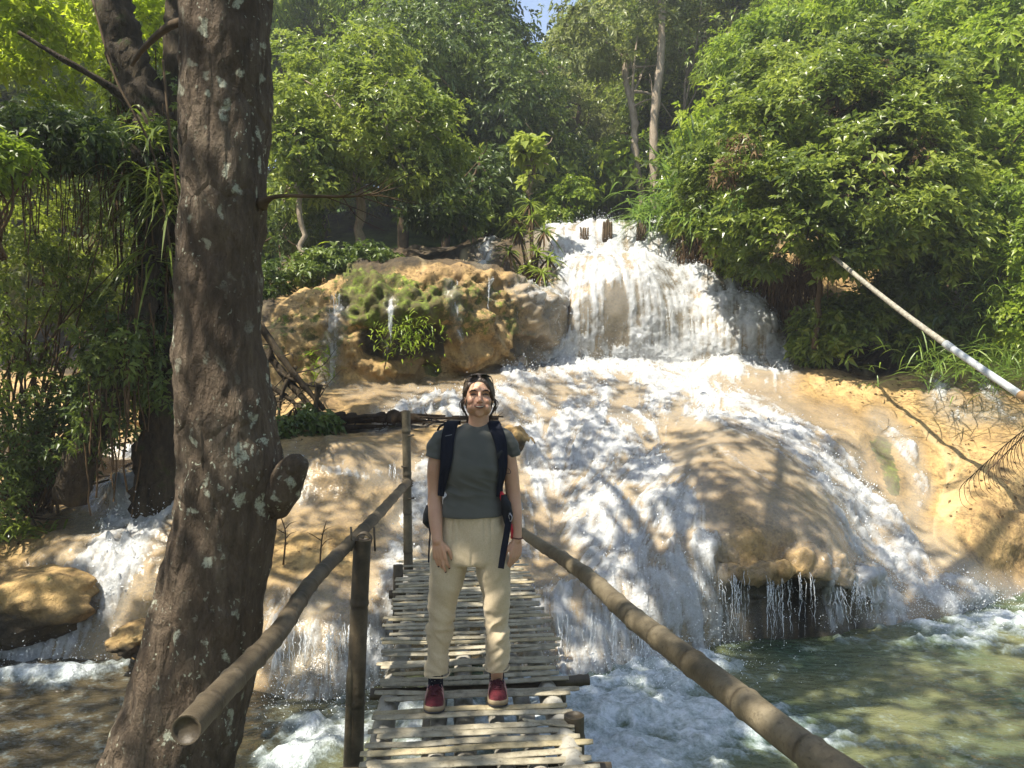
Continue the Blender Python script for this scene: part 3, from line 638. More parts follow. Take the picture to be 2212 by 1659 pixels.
def crown(blobs, n, L, k=6, wr=.38, seed=0, upb=.5, droop=.25, clump=.9, open_=(.1, .8), tonevar=.22, gap=-.12, shell=.55):
    r = np.random.default_rng(seed); p, d = crown_pts(blobs, n, r, shell)
    s = fbm(p, clump, 3, seed + 3); keepm = s > gap + r.normal(0, .05, len(p)); p, d, s = p[keepm], d[keepm], s[keepm]
    p = p + r.normal(0, .05, p.shape)
    ax = d + np.array([0, 0, upb]) + r.normal(0, .35, p.shape)
    return rosettes(p, ax, k, L * r.uniform(.75, 1.2, len(p)), wr, open_, droop, np.clip(.5 + tonevar * fbm(p, .9, 2, seed + 9) * 2.6 + .14 * r.normal(size=len(p)), .05, .97), r)
def limbs(trunk_pts, r0, r1, ends, seed=0, seg=9, nn=26, wob=.03):
    """tapered trunk plus limbs running out to the given end points"""
    m = MB(); r = np.random.default_rng(seed); tp = spline(trunk_pts, nn); tp[1:-1] += r.normal(0, wob, (nn - 2, 3)) * np.array([1, 1, .2])
    rr = np.linspace(r0, r1, nn) * (1 + .06 * r.normal(size=nn)); m.tube(tp, rr, seg)
    for e in ends:
        e = np.array(e, float); i = int(r.integers(int(nn * .45), nn - 1)); a = tp[i]; mid = (a + e) / 2 + np.array([0, 0, np.linalg.norm(e - a) * .12]) + r.normal(0, .08, 3) * np.linalg.norm(e - a)
        q = spline([a, mid, e], 12); m.tube(q, np.linspace(rr[i] * .55, .012, 12), 6)
        for _ in range(3):
            j = int(r.integers(4, 11)); e2 = q[j] + unit(r.normal(size=3) + np.array([0, 0, .3])) * np.linalg.norm(e - a) * .35
            m.tube(spline([q[j], (q[j] + e2) / 2 + r.normal(0, .05, 3), e2], 6), np.linspace(.02, .006, 6), 5)
    return m
_protos = {}
def make_tree(name, label, loc, height, blobs, n, L, mat, trunkr=.12, k=6, wr=.38, seed=0, lean=(0, 0), group=None, barkm=None, cat='tree', **kw):
    """empty > trunk, crown. blobs are relative to loc"""
    root = empty(name, loc, label, cat, group); o = np.array(loc, float)
    top = np.array([lean[0], lean[1], height]); ends = [np.array(b[0]) + np.array([0, 0, -.1]) for b in blobs]
    m = limbs([(0, 0, -.4), (lean[0] * .3, lean[1] * .3, height * .35), (lean[0] * .6, lean[1] * .6, height * .7), top], trunkr, trunkr * .35, ends, seed)
    tr = m.build('trunk', barkm or M_TWIG); tr.parent = root
    V, F, T = crown(blobs, n, L, k, wr, seed, **kw)
    cr = mesh_np('crown', V, F, mat, None, {'tone': T}, smooth=False); cr.parent = root
    return root
def copy_thing(src, loc, rz, sc, label, mat=None, group=None):
    c = src.copy(); COL.objects.link(c); c.location = loc; c.rotation_euler = (0, 0, rz); c.scale = (sc, sc, sc) if not isinstance(sc, tuple) else sc
    c['label'] = label
    if group: c['group'] = group
    for ch in src.children:
        d = ch.copy(); COL.objects.link(d); d.parent = c
        if mat is not None and ch.name.startswith('crown') or (mat is not None and ch.name.startswith('foliage')):
            d.material_slots[0].link = 'OBJECT'; d.material_slots[0].material = mat
    return c
def at(px, py, Y): return tuple(P(px, py, Y).tolist())
def rel(px, py, Y, o): return tuple((P(px, py, Y) - np.array(o)).tolist())

# far hillside the forest stands on
hx = np.linspace(-70, 80, 120); hy = np.linspace(19, 110, 90); HX, HY = np.meshgrid(hx, hy)
def hill_z(x, y):
    c = np.clip
    side = np.interp(x / y, [-.7, -.45, -.2, .08, .3, .7], [.36, .34, .26, .20, .52, .72])
    b = np.interp(x / y, [-.7, -.4, 0, .3, .7], [4.2, 4.6, 5.1, 5.4, 7.0])
    return b + side * c(y - 20, 0, 60) 
HZ = hill_z(HX, HY); H = np.stack([HX, HY, HZ], -1); H[..., 2] += fbm(H, .15, 4, 71) * 1.6 - .4
r_, c_ = HX.shape; i, j = np.meshgrid(np.arange(r_ - 1), np.arange(c_ - 1), indexing='ij')
t = NT('hillside_ground'); co = t.coord()
M_HILL = t.done(t.bsdf(t.ramp(t.noise(co, .9, 7, .75), [(.35, (.03, .055, .012)), (.5, (.07, .13, .02)), (.65, (.13, .22, .035))]), .95, .15, t.bump(t.noise(co, 6, 5, .8), 1, .3)))
tag(mesh_np('hillside', H.reshape(-1, 3), np.stack([i * c_ + j, i * c_ + j + 1, (i + 1) * c_ + j + 1, (i + 1) * c_ + j], -1).reshape(-1, 4), M_HILL), kind='structure')

def ball(n, R_, r, zs=1.0, z0=0):
    """blob layout for a rounded crown"""
    out = []
    for k in range(n):
        d = unit(r.normal(size=3)); q = d * R_ * .62; out.append(((q[0], q[1], q[2] * zs + z0), (R_ * .55 * r.uniform(.8, 1.2), R_ * .55 * r.uniform(.8, 1.2), R_ * .48 * zs * r.uniform(.8, 1.15))))
    return out
# five kinds of forest tree, copied over the hillside
KIND = []
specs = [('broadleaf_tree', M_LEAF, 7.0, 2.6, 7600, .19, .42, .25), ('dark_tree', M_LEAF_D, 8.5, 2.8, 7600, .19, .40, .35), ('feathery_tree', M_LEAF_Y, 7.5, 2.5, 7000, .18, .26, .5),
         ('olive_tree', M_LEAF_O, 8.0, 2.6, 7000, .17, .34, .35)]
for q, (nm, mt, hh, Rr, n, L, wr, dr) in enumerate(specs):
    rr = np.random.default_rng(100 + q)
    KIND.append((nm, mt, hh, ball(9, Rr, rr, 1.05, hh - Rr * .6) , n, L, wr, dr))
forest = [ # px, py(crown centre), Y, kind, scale, label
 (620, 60, 24, 2, 1.25, 'tall feathery yellow-green tree behind and just right of the big bark trunk'),
 (760, 20, 26, 0, 1.35, 'tall mid-green tree rising out of the top of the frame between two paler trees'),
 (870, 90, 23, 2, 1.15, 'light green loose-leaved tree above the round leafy tree'),
 (930, 20, 25, 1, 1.25, 'dark tree with blue sky glinting through its top, left of the sky gap'),
 (1020, 170, 23, 1, 1.0, 'dark glossy tree with its crown below the sky gap'),
 (1060, 330, 21.5, 1, .95, 'dark shaded tree standing low behind the sapling on the left of the falls'),
 (960, 260, 20, 1, 1.0, 'dark leafy tree tucked behind the round tree at its right edge'),
 (1345, 140, 30, 3, 1.15, 'hazy olive tree immediately left of the two pale trunks'),
 (1250, 300, 26, 3, 1.0, 'dull olive tree low above the falls and behind the sapling'),
 (1330, 420, 23, 3, .8, 'low olive tree right behind the lip of the upper falls'),
 (1400, 20, 34, 2, 1.2, 'bright feathery treetop behind the top of the taller pale trunk'),
 (1220, 250, 38, 0, 1.1, 'far mid-green tree seen through the haze below the sky gap'),
 (1500, 120, 27, 0, 1.35, 'mid-green tree just right of the taller pale trunk'),
 (1470, 300, 24, 0, .85, 'green tree between the pale trunks and the reeds'),
 (1600, 60, 24, 0, 1.3, 'broad green tree at the top edge, right of the pale trunk'),
 (1740, 0, 22, 0, 1.3, 'sunlit green tree at the top edge above the big bush'),
 (1640, 190, 19.5, 2, .8, 'bright green tree filling the slope left above the big bush'),
 (1880, 40, 20, 2, 1.0, 'yellow-green tree on the top right slope above the big bush'),
 (2030, 60, 18.5, 0, .9, 'green tree on the upper right slope, third from the right edge'),
 (2150, 20, 19, 0, 1.0, 'deep green tree in the top right corner'),
 (2190, 190, 17.5, 2, .75, 'light green tree under the deep green corner tree at the right edge'),
 (2330, 120, 19, 0, 1.2, 'green tree cut by the right edge of the view'),
 (450, 60, 24, 0, 1.3, 'green tree mostly hidden behind the big bark trunk'),
 (250, 40, 22, 2, 1.2, 'yellow-green tree beyond the leaning vine tree'),
 (80, 60, 19, 2, 1.1, 'yellow-green tree in the top left corner'),
 (-60, 180, 17, 0, 1.0, 'mid-green tree at the left edge of the view'),
 (20, 330, 19, 0, .9, 'green tree low at the left edge, above the shaded thicket'),
 (180, 240, 24, 2, 1.0, 'pale tree in the gap left of the vine tree'),
 (880, 330, 25, 1, .9, 'shaded tree behind the trunk of the forked tree'),
 (700, 330, 24, 0, .9, 'half shaded tree behind the thin pale stem'),
 (1560, 10, 33, 2, 1.4, 'feathery treetop high between the pale trunk and the bright slope'),
 (1420, 230, 31, 0, 1.1, 'mid-green tree straight behind the two pale trunks'),
]
first = {}
for px, py, Y, kd, scl, lab in forest:
    nm, mt, hh, bl, n, L, wr, dr = KIND[kd]; c = P(px, py, Y); Rz = hh - 1.5
    loc = (float(c[0]), float(c[1]), float(c[2] - Rz * scl))
    if kd not in first:
        tr = make_tree(nm, lab, (0, 0, 0), hh, bl, n, L, mt, .16, 6, wr, 300 + kd, group='trees of the hillside forest', droop=dr, barkm=M_TWIG)
        tr.location = loc; tr.scale = (scl,) * 3; tr.rotation_euler = (0, 0, px * .37); first[kd] = tr
    else: copy_thing(first[kd], loc, px * .37, scl, lab, None, 'trees of the hillside forest')

# low shrubs filling the slope under the forest
UB = ball(7, 1.1, np.random.default_rng(140), .75, .45)
sh0 = None; rsh = np.random.default_rng(141)
UMATS = [M_LEAF, M_LEAF_O, M_LEAF_Y, M_LEAF, M_LEAF_D]
spots = [(px + rsh.normal(0, 18), py + rsh.normal(0, 14), Y) for (px, py, Y) in
  [(1190,420,21),(1280,400,23),(1360,380,22.5),(1440,370,21.5),(1230,330,27),(1320,300,29),(1400,280,28),(1480,250,26),(1180,250,32),(1260,220,36),(1340,200,34),(1440,170,32),(1530,180,26),(1130,330,26),(1080,250,27),(1000,340,24),(1090,420,21),
   (1500,330,22),(1560,100,28),(1460,60,38),(1240,150,44),(1290,110,42),(1380,90,40),(640,240,26),(720,280,27),(820,180,27),(900,150,27),(560,420,22),(480,450,20),(60,470,21),(20,560,17),(100,580,16),(280,600,17),(600,120,30),(700,60,30),(850,20,32),(950,90,30),
   (1650,230,22),(1750,120,22),(1850,100,21),(1950,60,21),(2050,160,18),(2150,120,18),(2200,280,16),(1900,210,17),(2060,260,16),(2150,210,16),(1980,150,18)]]
for q_, (px, py, Y) in enumerate(spots):
    c = P(px, py, Y); lab_ = ['mid-green', 'dull olive', 'bright yellow-green', 'mid-green', 'dark green'][q_ % 5] + ' shrub covering the steep slope between the forest trees'
    if sh0 is None:
        sh0 = make_tree('slope_shrub', lab_, (0, 0, 0), .9, UB, 1500, .20, M_LEAF, .04, 6, .42, 140, group='shrubs covering the forest slope', cat='shrub', gap=-.2); sh0.location = tuple(c - np.array([0, 0, .4])); sh0.scale = (1.5,) * 3
    else: copy_thing(sh0, tuple(c - np.array([0, 0, .4])), q_ * 1.3, float(rsh.uniform(1.1, 1.9)) * (1 + .02 * (Y - 20)), lab_, UMATS[q_ % 5])
# out-of-view trees added round the camera to block sky light
for (x_, y_, kd, s_, lab_) in [(-3.5, -5.5, 0, 1.05, 'unseen green tree added behind the camera to block sky, on the left'), (2.5, -6.5, 1, 1.1, 'unseen dark tree added straight behind the camera to block sky'), (7.5, -4.0, 0, 1.1, 'unseen green tree added behind the camera to block sky, on the right'),
     (-8.5, -1.0, 1, 1.05, 'unseen dark tree added left of the camera to block sky'), (-9.5, 4.5, 0, 1.1, 'unseen green tree added beyond the left edge to block sky'), (11.0, 1.5, 1, 1.0, 'unseen dark tree added beyond the right edge to block sky')]:
    copy_thing(first[kd], (x_, y_, -1.8), x_, s_, lab_, None, 'unseen trees added to block sky')
# ---- trees of their own shape, middle distance ----
def plant(name, label, base_, blobs_px, n, L, mat, h=None, trunkr=.07, seed=1, cat='tree', **kw):
    o = at(*base_); bl = [(rel(px, py, Y, o), (rx, ry, rz)) for (px, py, Y, rx, ry, rz) in blobs_px]
    top = max(bl, key=lambda b: b[0][2])[0]; h = h or top[2]
    return make_tree(name, label, o, h, bl, n, L, mat, trunkr, seed=seed, lean=(top[0] * .7, top[1] * .7), cat=cat, **kw)
tree = plant('forked_tree', 'round leafy tree with a forked slim trunk on the bank behind the mossy mound', (778, 545, 14.5),
   [(700,200,14.5,1.1,1.2,.75),(830,250,14,1.15,1.2,.8),(950,290,14.2,.75,1,.65),(760,330,14.2,1.1,1.1,.55),(880,370,14.2,.95,1,.45),(620,270,14.6,.75,1,.8),(780,130,15,1.1,1.2,.6),(640,150,15.2,.8,1,.7),(660,390,14.8,.6,.8,.4)],
   7500, .145, M_LEAF, None, .10, 11, wr=.40, upb=.9, gap=-.06, clump=1.3, barkm=M_BARK_P)
plant('slender_tree', 'slim straight tree with a single thin pale stem left of the forked tree', (658, 590, 13.2),
   [(650,330,13.4,.5,.6,.5),(610,420,13.4,.35,.5,.35),(620,250,13.6,.6,.7,.6),(700,400,13.5,.35,.5,.3)], 900, .17, M_LEAF, 2.9, .06, 12, barkm=M_BARK_P, upb=.6)
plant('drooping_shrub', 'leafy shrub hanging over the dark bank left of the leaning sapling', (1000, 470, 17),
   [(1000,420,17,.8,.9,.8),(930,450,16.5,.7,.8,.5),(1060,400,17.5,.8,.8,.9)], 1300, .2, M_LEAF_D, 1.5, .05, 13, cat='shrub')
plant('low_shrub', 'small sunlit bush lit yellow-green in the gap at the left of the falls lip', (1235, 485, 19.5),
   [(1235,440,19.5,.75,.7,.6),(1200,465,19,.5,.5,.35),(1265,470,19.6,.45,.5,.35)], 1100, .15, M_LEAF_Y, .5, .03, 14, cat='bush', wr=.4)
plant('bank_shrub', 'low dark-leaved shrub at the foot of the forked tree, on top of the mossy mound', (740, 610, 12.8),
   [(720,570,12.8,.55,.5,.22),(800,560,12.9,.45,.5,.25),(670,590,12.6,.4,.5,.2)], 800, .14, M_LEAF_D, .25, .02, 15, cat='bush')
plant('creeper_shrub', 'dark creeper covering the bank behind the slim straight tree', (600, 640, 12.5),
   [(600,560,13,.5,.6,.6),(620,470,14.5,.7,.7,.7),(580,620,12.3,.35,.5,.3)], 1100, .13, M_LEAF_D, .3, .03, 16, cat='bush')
plant('bright_thicket', 'bright lit thicket far back in the gap under the round tree', (640, 480, 27),
   [(640,440,27,1.6,1.2,.8),(720,420,27,1.2,1.2,.7),(1000,460,25,.6,1,.6)], 1500, .25, M_LEAF_Y, .6, .04, 17, cat='bush')
# big bush on the right
big_o = (1760, 700, 12.6)
plant('broadleaf_bush', 'huge glossy broad-leaved bush hanging over the dark hollow right of the falls', big_o,
   [(1640,300,13.2,1.0,1.0,.75),(1780,240,12.8,1.2,1.1,.85),(1900,330,12.2,1.1,1.1,.8),(1700,420,12.2,1.0,1.0,.6),(1830,420,11.8,1.1,1.0,.6),(1560,400,13.2,.75,.9,.55),
    (1980,250,12.6,1.0,1.0,.9),(1950,470,11.8,.8,.9,.55),(1600,490,12.8,.7,.8,.42),(1740,510,12.0,.75,.7,.3),(1500,330,13.8,.6,.8,.4),(1960,150,13.2,1.0,.9,.6),(1880,530,11.8,.5,.6,.3),(2010,400,12,.7,.8,.7),(1850,150,13.6,1.1,1,.7),(1700,180,14,1.0,1,.7),(1820,560,11.9,.5,.6,.25),(1660,560,12.6,.5,.6,.25),(2040,520,12,.6,.7,.6)],
   19000, .155, M_LEAF, None, .05, 21, cat='bush', wr=.42, upb=1.0, clump=1.5, gap=-.08, shell=.42, barkm=M_TWIG)
bb = bpy.data.objects['broadleaf_bush']; V, F, T = crown([(rel(1600, 325, 12.3, at(*big_o)), (.32, .3, .22)), (rel(1570, 375, 12.4, at(*big_o)), (.25, .25, .2)), (rel(1900, 170, 12.2, at(*big_o)), (.2, .2, .25)), (rel(2000, 330, 11.6, at(*big_o)), (.15, .15, .3))], 130, .12, 5, .3, 30, 0, gap=-2, droop=.5)
q = mesh_np('dead_leaves', V, F, M_LEAF_B, None, {'tone': T}, smooth=False); q.parent = bb
plant('shade_bush', 'dark broad-leaved bush growing in the hollow under the huge glossy bush', (1830, 790, 12.9),
   [(1800,700,13,.6,.6,.42),(1890,680,13,.6,.6,.5),(1840,750,12.8,.75,.6,.3),(1940,740,12.9,.5,.6,.35),(1760,750,13,.3,.4,.25)], 2300, .17, M_LEAF, .3, .03, 22, cat='bush')
plant('hanging_thicket', 'dark tangle of leaves hanging down the right side of the hollow behind the pipe', (2010, 780, 12.4),
   [(1990,560,12.2,.5,.6,.75),(2040,650,12.3,.5,.6,.8),(2000,720,12.6,.5,.5,.5),(1950,600,12.8,.5,.5,.6),(2060,740,12.6,.4,.4,.3)], 2600, .16, M_LEAF_D, .6, .05, 23, cat='bush')
plant('slope_creeper', 'sunlit yellow-green creeper covering the bank at the right edge behind the pipe', (2170, 790, 12),
   [(2120,520,12.4,.5,.6,.7),(2190,430,12.2,.6,.6,.8),(2170,620,12,.5,.5,.6),(2230,700,11.5,.5,.5,.6),(2140,720,12.2,.35,.4,.45),(2260,560,11.6,.6,.6,.8),(2150,300,13,.6,.6,.8),(2240,300,12.6,.7,.7,.7)],
   5600, .12, M_LEAF_Y, .5, .04, 24, cat='creeper', wr=.45, gap=-.2)
plant('cliff_creeper', 'trailing leafy creeper spilling over the brown rooty bank right of the upper falls', (1560, 640, 15.0),
   [(1520,470,15.5,.6,.6,.4),(1600,560,14.6,.55,.5,.4),(1650,600,14.2,.4,.4,.35),(1540,560,15.2,.35,.4,.35),(1470,480,16.4,.4,.4,.3)], 1700, .15, M_LEAF, .3, .03, 25, cat='creeper')
plant('upper_thicket', 'bright leafy thicket on the slope between the reeds and the huge glossy bush', (1620, 420, 16.5),
   [(1560,260,17,1.0,1,.8),(1640,140,17.5,1.1,1,.9),(1500,400,17,.7,.8,.6),(1720,60,17,1.1,1,.8),(1850,40,16,1.1,1,.8)], 3600, .2, M_LEAF_Y, 1.5, .08, 26, cat='bush')
plant('corner_thicket', 'green thicket high on the slope at the right edge above the creeper', (2130, 420, 14),
   [(2080,180,14,1.0,.8,.9),(2180,130,13.6,.9,.8,.9),(2060,60,15,1,1,.8),(2230,30,14,.9,.9,.8),(2000,120,15,.9,.9,.8)], 3600, .19, M_LEAF_Y, 1.5, .08, 27, cat='bush')

# two pale trunks above the falls
def pale(px0, py0, px1, py1, Y, r0, seed, lab):
    o = at(px0, py0, Y); e = np.array(at(px1, py1, Y)) - np.array(o); L = np.linalg.norm(e)
    root = empty('pale_trunked_tree', o, lab, 'tree', 'pale bare trunks above the falls'); r = np.random.default_rng(seed)
    pts = [(0, 0, -.5), tuple(e * .3 + np.array([-.10, 0, 0])), tuple(e * .65 + np.array([.05, 0, 0])), tuple(e), tuple(e * 1.25 + np.array([.1, 0, 0]))]
    m = limbs(pts, r0, r0 * .6, [tuple(e * 1.3 + r.normal(0, .9, 3)) for _ in range(6)], seed, 12, 40, .012); tr = m.build('trunk', M_BARK_P); tr.parent = root
    V, F, T = crown([(tuple(e * 1.3 + np.array([0, 0, .6])), (2.0, 1.6, 1.3)), (tuple(e * 1.2 + np.array([-.9, 0, .2])), (1.1, 1, .8))], 1500, .2, seed=seed); cr = mesh_np('crown', V, F, M_LEAF_O, None, {'tone': T}, smooth=False); cr.parent = root
pale(1418, 420, 1428, -60, 20, .125, 31, 'taller bare pale trunk running out of the top of the frame above the falls')
pale(1392, 410, 1352, 170, 20.6, .115, 32, 'shorter pale trunk leaning left beside the taller pale one')
pale(1462, 360, 1480, 180, 21.5, .05, 33, 'thin pale stem standing right of the two thick pale trunks')
# sapling with big leaves
o = at(1150, 560, 15.6); sap = empty('sapling', o, 'thin sapling with a tuft of large pale leaves left of the upper falls', 'tree')
m = limbs([(0, 0, -.3), (-.02, 0, .8), (-.05, 0, 1.5), (-.02, 0, 2.1)], .022, .010, [rel(1125, 310, 15.6, o), rel(1165, 300, 15.6, o), rel(1170, 350, 15.5, o), rel(1150, 290, 15.7, o), rel(1140, 420, 15.5, o)], 5); q = m.build('trunk', M_TWIG_P); q.parent = sap
V, F, T = crown([(rel(1140, 320, 15.6, o), (.32, .3, .16)), (rel(1170, 345, 15.5, o), (.18, .2, .12)), (rel(1142, 400, 15.5, o), (.12, .12, .08))], 75, .24, k=5, wr=.72, seed=8, gap=-2); q = mesh_np('crown', V, F, M_LEAF, None, {'tone': T}, smooth=False); q.parent = sap

def blades(C, d, L, W, seg=6, droop=1.0, r=rng, tone=.5):
    """long arching blades (reeds, grass, palm-like leaves)"""
    n = len(C); d = unit(d); L = np.broadcast_to(L, (n,)); W = np.broadcast_to(W, (n,)); s = unit(np.cross(d, np.array([0, 0, 1.]) + r.normal(0, .3, (n, 3))))
    t_ = np.linspace(0, 1, seg); w = W[:, None] * np.interp(t_, [0, .25, .7, 1], [.5, 1, .7, .03])[None] * .5
    c = C[:, None] + d[:, None] * L[:, None, None] * t_[None, :, None] - np.array([0, 0, 1.]) * (droop * L)[:, None, None] * (t_[None, :, None] ** 2) * .5
    V = np.stack([c - s[:, None] * w[..., None], c + s[:, None] * w[..., None]], 2).reshape(-1, 3)
    k = np.arange(n)[:, None] * seg * 2 + np.arange(seg - 1)[None] * 2; k = k.reshape(-1, 1)
    F = k + np.array([[0, 1, 3, 2]]); tn = np.clip(np.repeat(tone + r.normal(0, .18, n), seg * 2), .02, .98)
    return V, F, tn
def blade_plant(name, label, cat, o, n, spread, L, W, mat, up=1.0, droop=1.0, seed=0, lean=(0, 0, 0), extra=None, part='leaves', seg=7):
    r = np.random.default_rng(seed); root = empty(name, o, label, cat)
    C = r.normal(0, 1, (n, 3)) * np.array(spread); d = r.normal(0, 1, (n, 3)) * np.array([1, 1, .35]) + np.array([0, 0, up]) + np.array(lean)
    V, F, T = blades(C, d, L * r.uniform(.5, 1.15, n), W * r.uniform(.6, 1.1, n), seg, droop, r)
    q = mesh_np(part, V, F, mat, None, {'tone': T}, smooth=False); q.parent = root
    if extra: extra(root, r)
    return root
def stems(mat, n, h, rad, sp, name='stem'):
    def f(root, r):
        m = MB()
        for _ in range(n):
            a = r.normal(0, sp, 3) * np.array([1, 1, 0]); m.tube(spline([a + np.array([0, 0, -.3]), a + np.array([0, 0, h * .5]), a * 1.5 + np.array([0, 0, h])], 7), np.linspace(rad, rad * .6, 7), 6)
        q = m.build(name, mat); q.parent = root
    return f
# palm-like plant at the left of the upper falls
def tufts(root, r):
    o = np.array(root.location); m = MB()
    for (px, py, Y) in [(1120,500,14.6),(1150,470,14.6),(1175,500,14.5),(1100,545,14.3),(1160,545,14.3),(1185,560,14.2),(1140,580,14.1),(1145,440,14.9),(1110,470,14.8),(1170,590,13.9)]:
        c = P(px, py, Y) - o; m.tube(spline([np.array([0, 0, -.4]) + r.normal(0, .08, 3), c * .5 + np.array([0, .1, 0]), c], 8), np.linspace(.03, .018, 8), 6)
        n = 26; d = r.normal(0, 1, (n, 3)) * np.array([1, 1, .6]) + np.array([0, -.2, .45]); V, F, T = blades(np.repeat(c[None], n, 0), d, .42 * r.uniform(.6, 1.15, n), .042, 6, 1.1, r); LB.add(V, F, tone=T)
        n = 14; d = r.normal(0, 1, (n, 3)) * np.array([.6, .6, .2]) + np.array([0, 0, -1.]); V, F, T = blades(np.repeat(c[None], n, 0), d, .38 * r.uniform(.6, 1.1, n), .03, 5, .1, r); DB.add(V, F, tone=T)
    q = m.build('stem', M_TWIG); q.parent = root; q = LB.build('leaves', M_LEAF, None, False); q.parent = root; q = DB.build('dead_leaves', M_LEAF_B, None, False); q.parent = root
LB, DB = MB(), MB(); root = empty('dracaena_plant', at(1150, 600, 14.2), 'clump of long narrow spiky leaves with dry skirts, hanging left of the upper falls', 'plant'); tufts(root, np.random.default_rng(3))
# reeds and tall grass right of the falls lip
blade_plant('reed_clump', 'tall green reeds standing right of the pale trunks', 'reeds', at(1520, 420, 16.4), 150, (.35, .3, .1), 1.9, .07, M_REED, 1.8, .7, 41, extra=stems(M_REED, 8, 1.5, .02, .3))
blade_plant('reed_clump', 'pale arching cane leaves drooping over the falls lip at its right end', 'reeds', at(1400, 470, 17.2), 110, (.25, .25, .1), 1.0, .05, M_REED, .6, 1.3, 42, (-.6, -.3, 0), extra=stems(M_REED, 5, .5, .015, .2))
blade_plant('reed_clump', 'dense light green grass tumbling down between reeds and huge bush', 'reeds', at(1470, 450, 16.2), 260, (.45, .3, .2), 1.0, .045, M_REED, .9, 1.5, 43, (-.2, -.5, 0))
blade_plant('reed_clump', 'light green grass clump hanging over the root curtain right of the falls', 'reeds', at(1560, 450, 15.4), 200, (.4, .3, .25), .9, .05, M_REED, .6, 1.6, 44, (-.3, -.6, 0))
blade_plant('slope_grass', 'tall fine grass on the bank below the pipe at the right edge', 'grass', at(2190, 800, 10.9), 700, (.8, .5, .15), .7, .018, M_REED, 1.0, 1.0, 45, (-.2, -.3, 0), seg=5)
blade_plant('slope_grass', 'bright fine grass lit by the sun above the pipe at the right edge', 'grass', at(2170, 640, 12.2), 900, (.6, .5, .45), .7, .018, M_REED, .8, 1.2, 46, (-.2, -.6, 0), seg=5)
# ---------------- foreground tree ----------------
TY = 3.5
TR = [(-700,(505,95)),(-300,(492,93)),(0,(486,93)),(120,(484,94)),(200,(486,94)),(300,(487,92)),(400,(484,93)),(480,(480,93)),(550,(473,89)),(620,(471,93)),(700,(470,96)),(780,(474,100)),(850,(482,101)),(920,(490,103)),(970,(497,106)),(1020,(500,110)),
      (1100,(492,109)),(1200,(472,115)),(1300,(452,121)),(1400,(436,129)),(1500,(410,138)),(1600,(380,144)),(1659,(358,144)),(1800,(330,160)),(2000,(300,185))]
ys = np.array([a for a, _ in TR], float); cxs = np.array([b[0] for _, b in TR], float); hw = np.array([b[1] for _, b in TR], float)
yy = np.arange(-700, 1990, 7.0)
def smoothi(y, xs, v):
    s = np.interp(y, xs, v); k = np.ones(9) / 9; return np.convolve(np.pad(s, 4, 'edge'), k, 'valid')
cx_ = smoothi(yy, ys, cxs); hw_ = smoothi(yy, ys, hw)
path = P(cx_, yy, TY + 0 * yy); rad = hw_ / F_PX * TY
NS = 150; a = np.linspace(0, 2 * np.pi, NS, endpoint=False)
ring = np.stack([np.cos(a), np.sin(a), 0 * a], -1)
TV = path[:, None] + rad[:, None, None] * ring[None] * np.array([1, .92, 1])
# bark relief: flakes, ridges, burl
q = TV.copy(); q[..., 2] *= .35
rel_ = fbm(q, 5, 4, 81) * .018 + (.45 - worley(q, 14, 82)) * .020 - np.abs(fbm(q, 9, 3, 86)) * .022 + fbm(TV, 1.6, 2, 83) * .016 + fbm(q, 30, 3, 84) * .010
def bump_at(px, py, r, h):
    c = P(px, py, TY - rad[np.argmin(abs(yy - py))] * .8); return h * np.exp(-((TV - c) ** 2).sum(-1) / r ** 2)
rel_ += bump_at(600, 1030, .10, .015) + bump_at(540, 870, .07, .03) - bump_at(545, 880, .03, .035) + bump_at(500, 500, .1, .015)
TV = TV + ring[None] * rel_[..., None]
n_ = len(yy); i, j = np.meshgrid(np.arange(n_ - 1), np.arange(NS), indexing='ij'); j2 = (j + 1) % NS
TF = np.stack([i * NS + j2, i * NS + j, (i + 1) * NS + j, (i + 1) * NS + j2], -1).reshape(-1, 4)
ft_o = at(330, 1900, TY); ft = empty('bark_tree', ft_o, 'thick dark leaning tree trunk with pale lichen spots in front of the cascade', 'tree')
tk = mesh_np('trunk', TV.reshape(-1, 3) - np.array(ft_o), TF, M_BARK); tk.parent = ft
o = np.array(ft_o)
m = MB()   # sawn branch stub
sp = spline([P(592, 1105, 3.50), P(606, 1060, 3.46), P(632, 1014, 3.42), P(651, 992, 3.40)], 22); rr = np.interp(np.linspace(0, 1, 22), [0, .35, .75, .93, 1], [.06, .092, .058, .047, .036]); V, F = tube(sp, rr, 22)
V = V + fbm(V, 14, 3, 85)[:, None] * .008; m.add(V - o, F); q = m.build('branch_stub', M_BARK); q.parent = ft
m = MB()   # thin live branch reaching right
sp = spline([P(565, 440, 3.45), P(600, 424, 3.4), P(680, 424, 3.4), P(760, 424, 3.45), P(815, 418, 3.5)], 26) - o; m.tube(sp, np.interp(np.linspace(0, 1, 26), [0, .08, .2, 1], [.035, .017, .010, .004]), 8)
r = np.random.default_rng(5)
for k in (14, 17, 20, 22, 24, 25):
    for s_ in (-1, 1):
        e = sp[k] + np.array([r.uniform(.08, .28), r.uniform(-.1, .15), s_ * r.uniform(.02, .14)]); m.tube(spline([sp[k], (sp[k] + e) / 2 + r.normal(0, .015, 3), e], 6), np.linspace(.003, .001, 6), 5)
q = m.build('branch', M_TWIG); q.parent = ft
m = MB(); sp = spline([P(400, 45, 3.5), P(360, 60, 3.7), P(310, 105, 4.2), P(285, 140, 4.6)], 14) - o; m.tube(sp, np.linspace(.022, .012, 14), 8); q = m.build('branch', M_TWIG); q.parent = ft
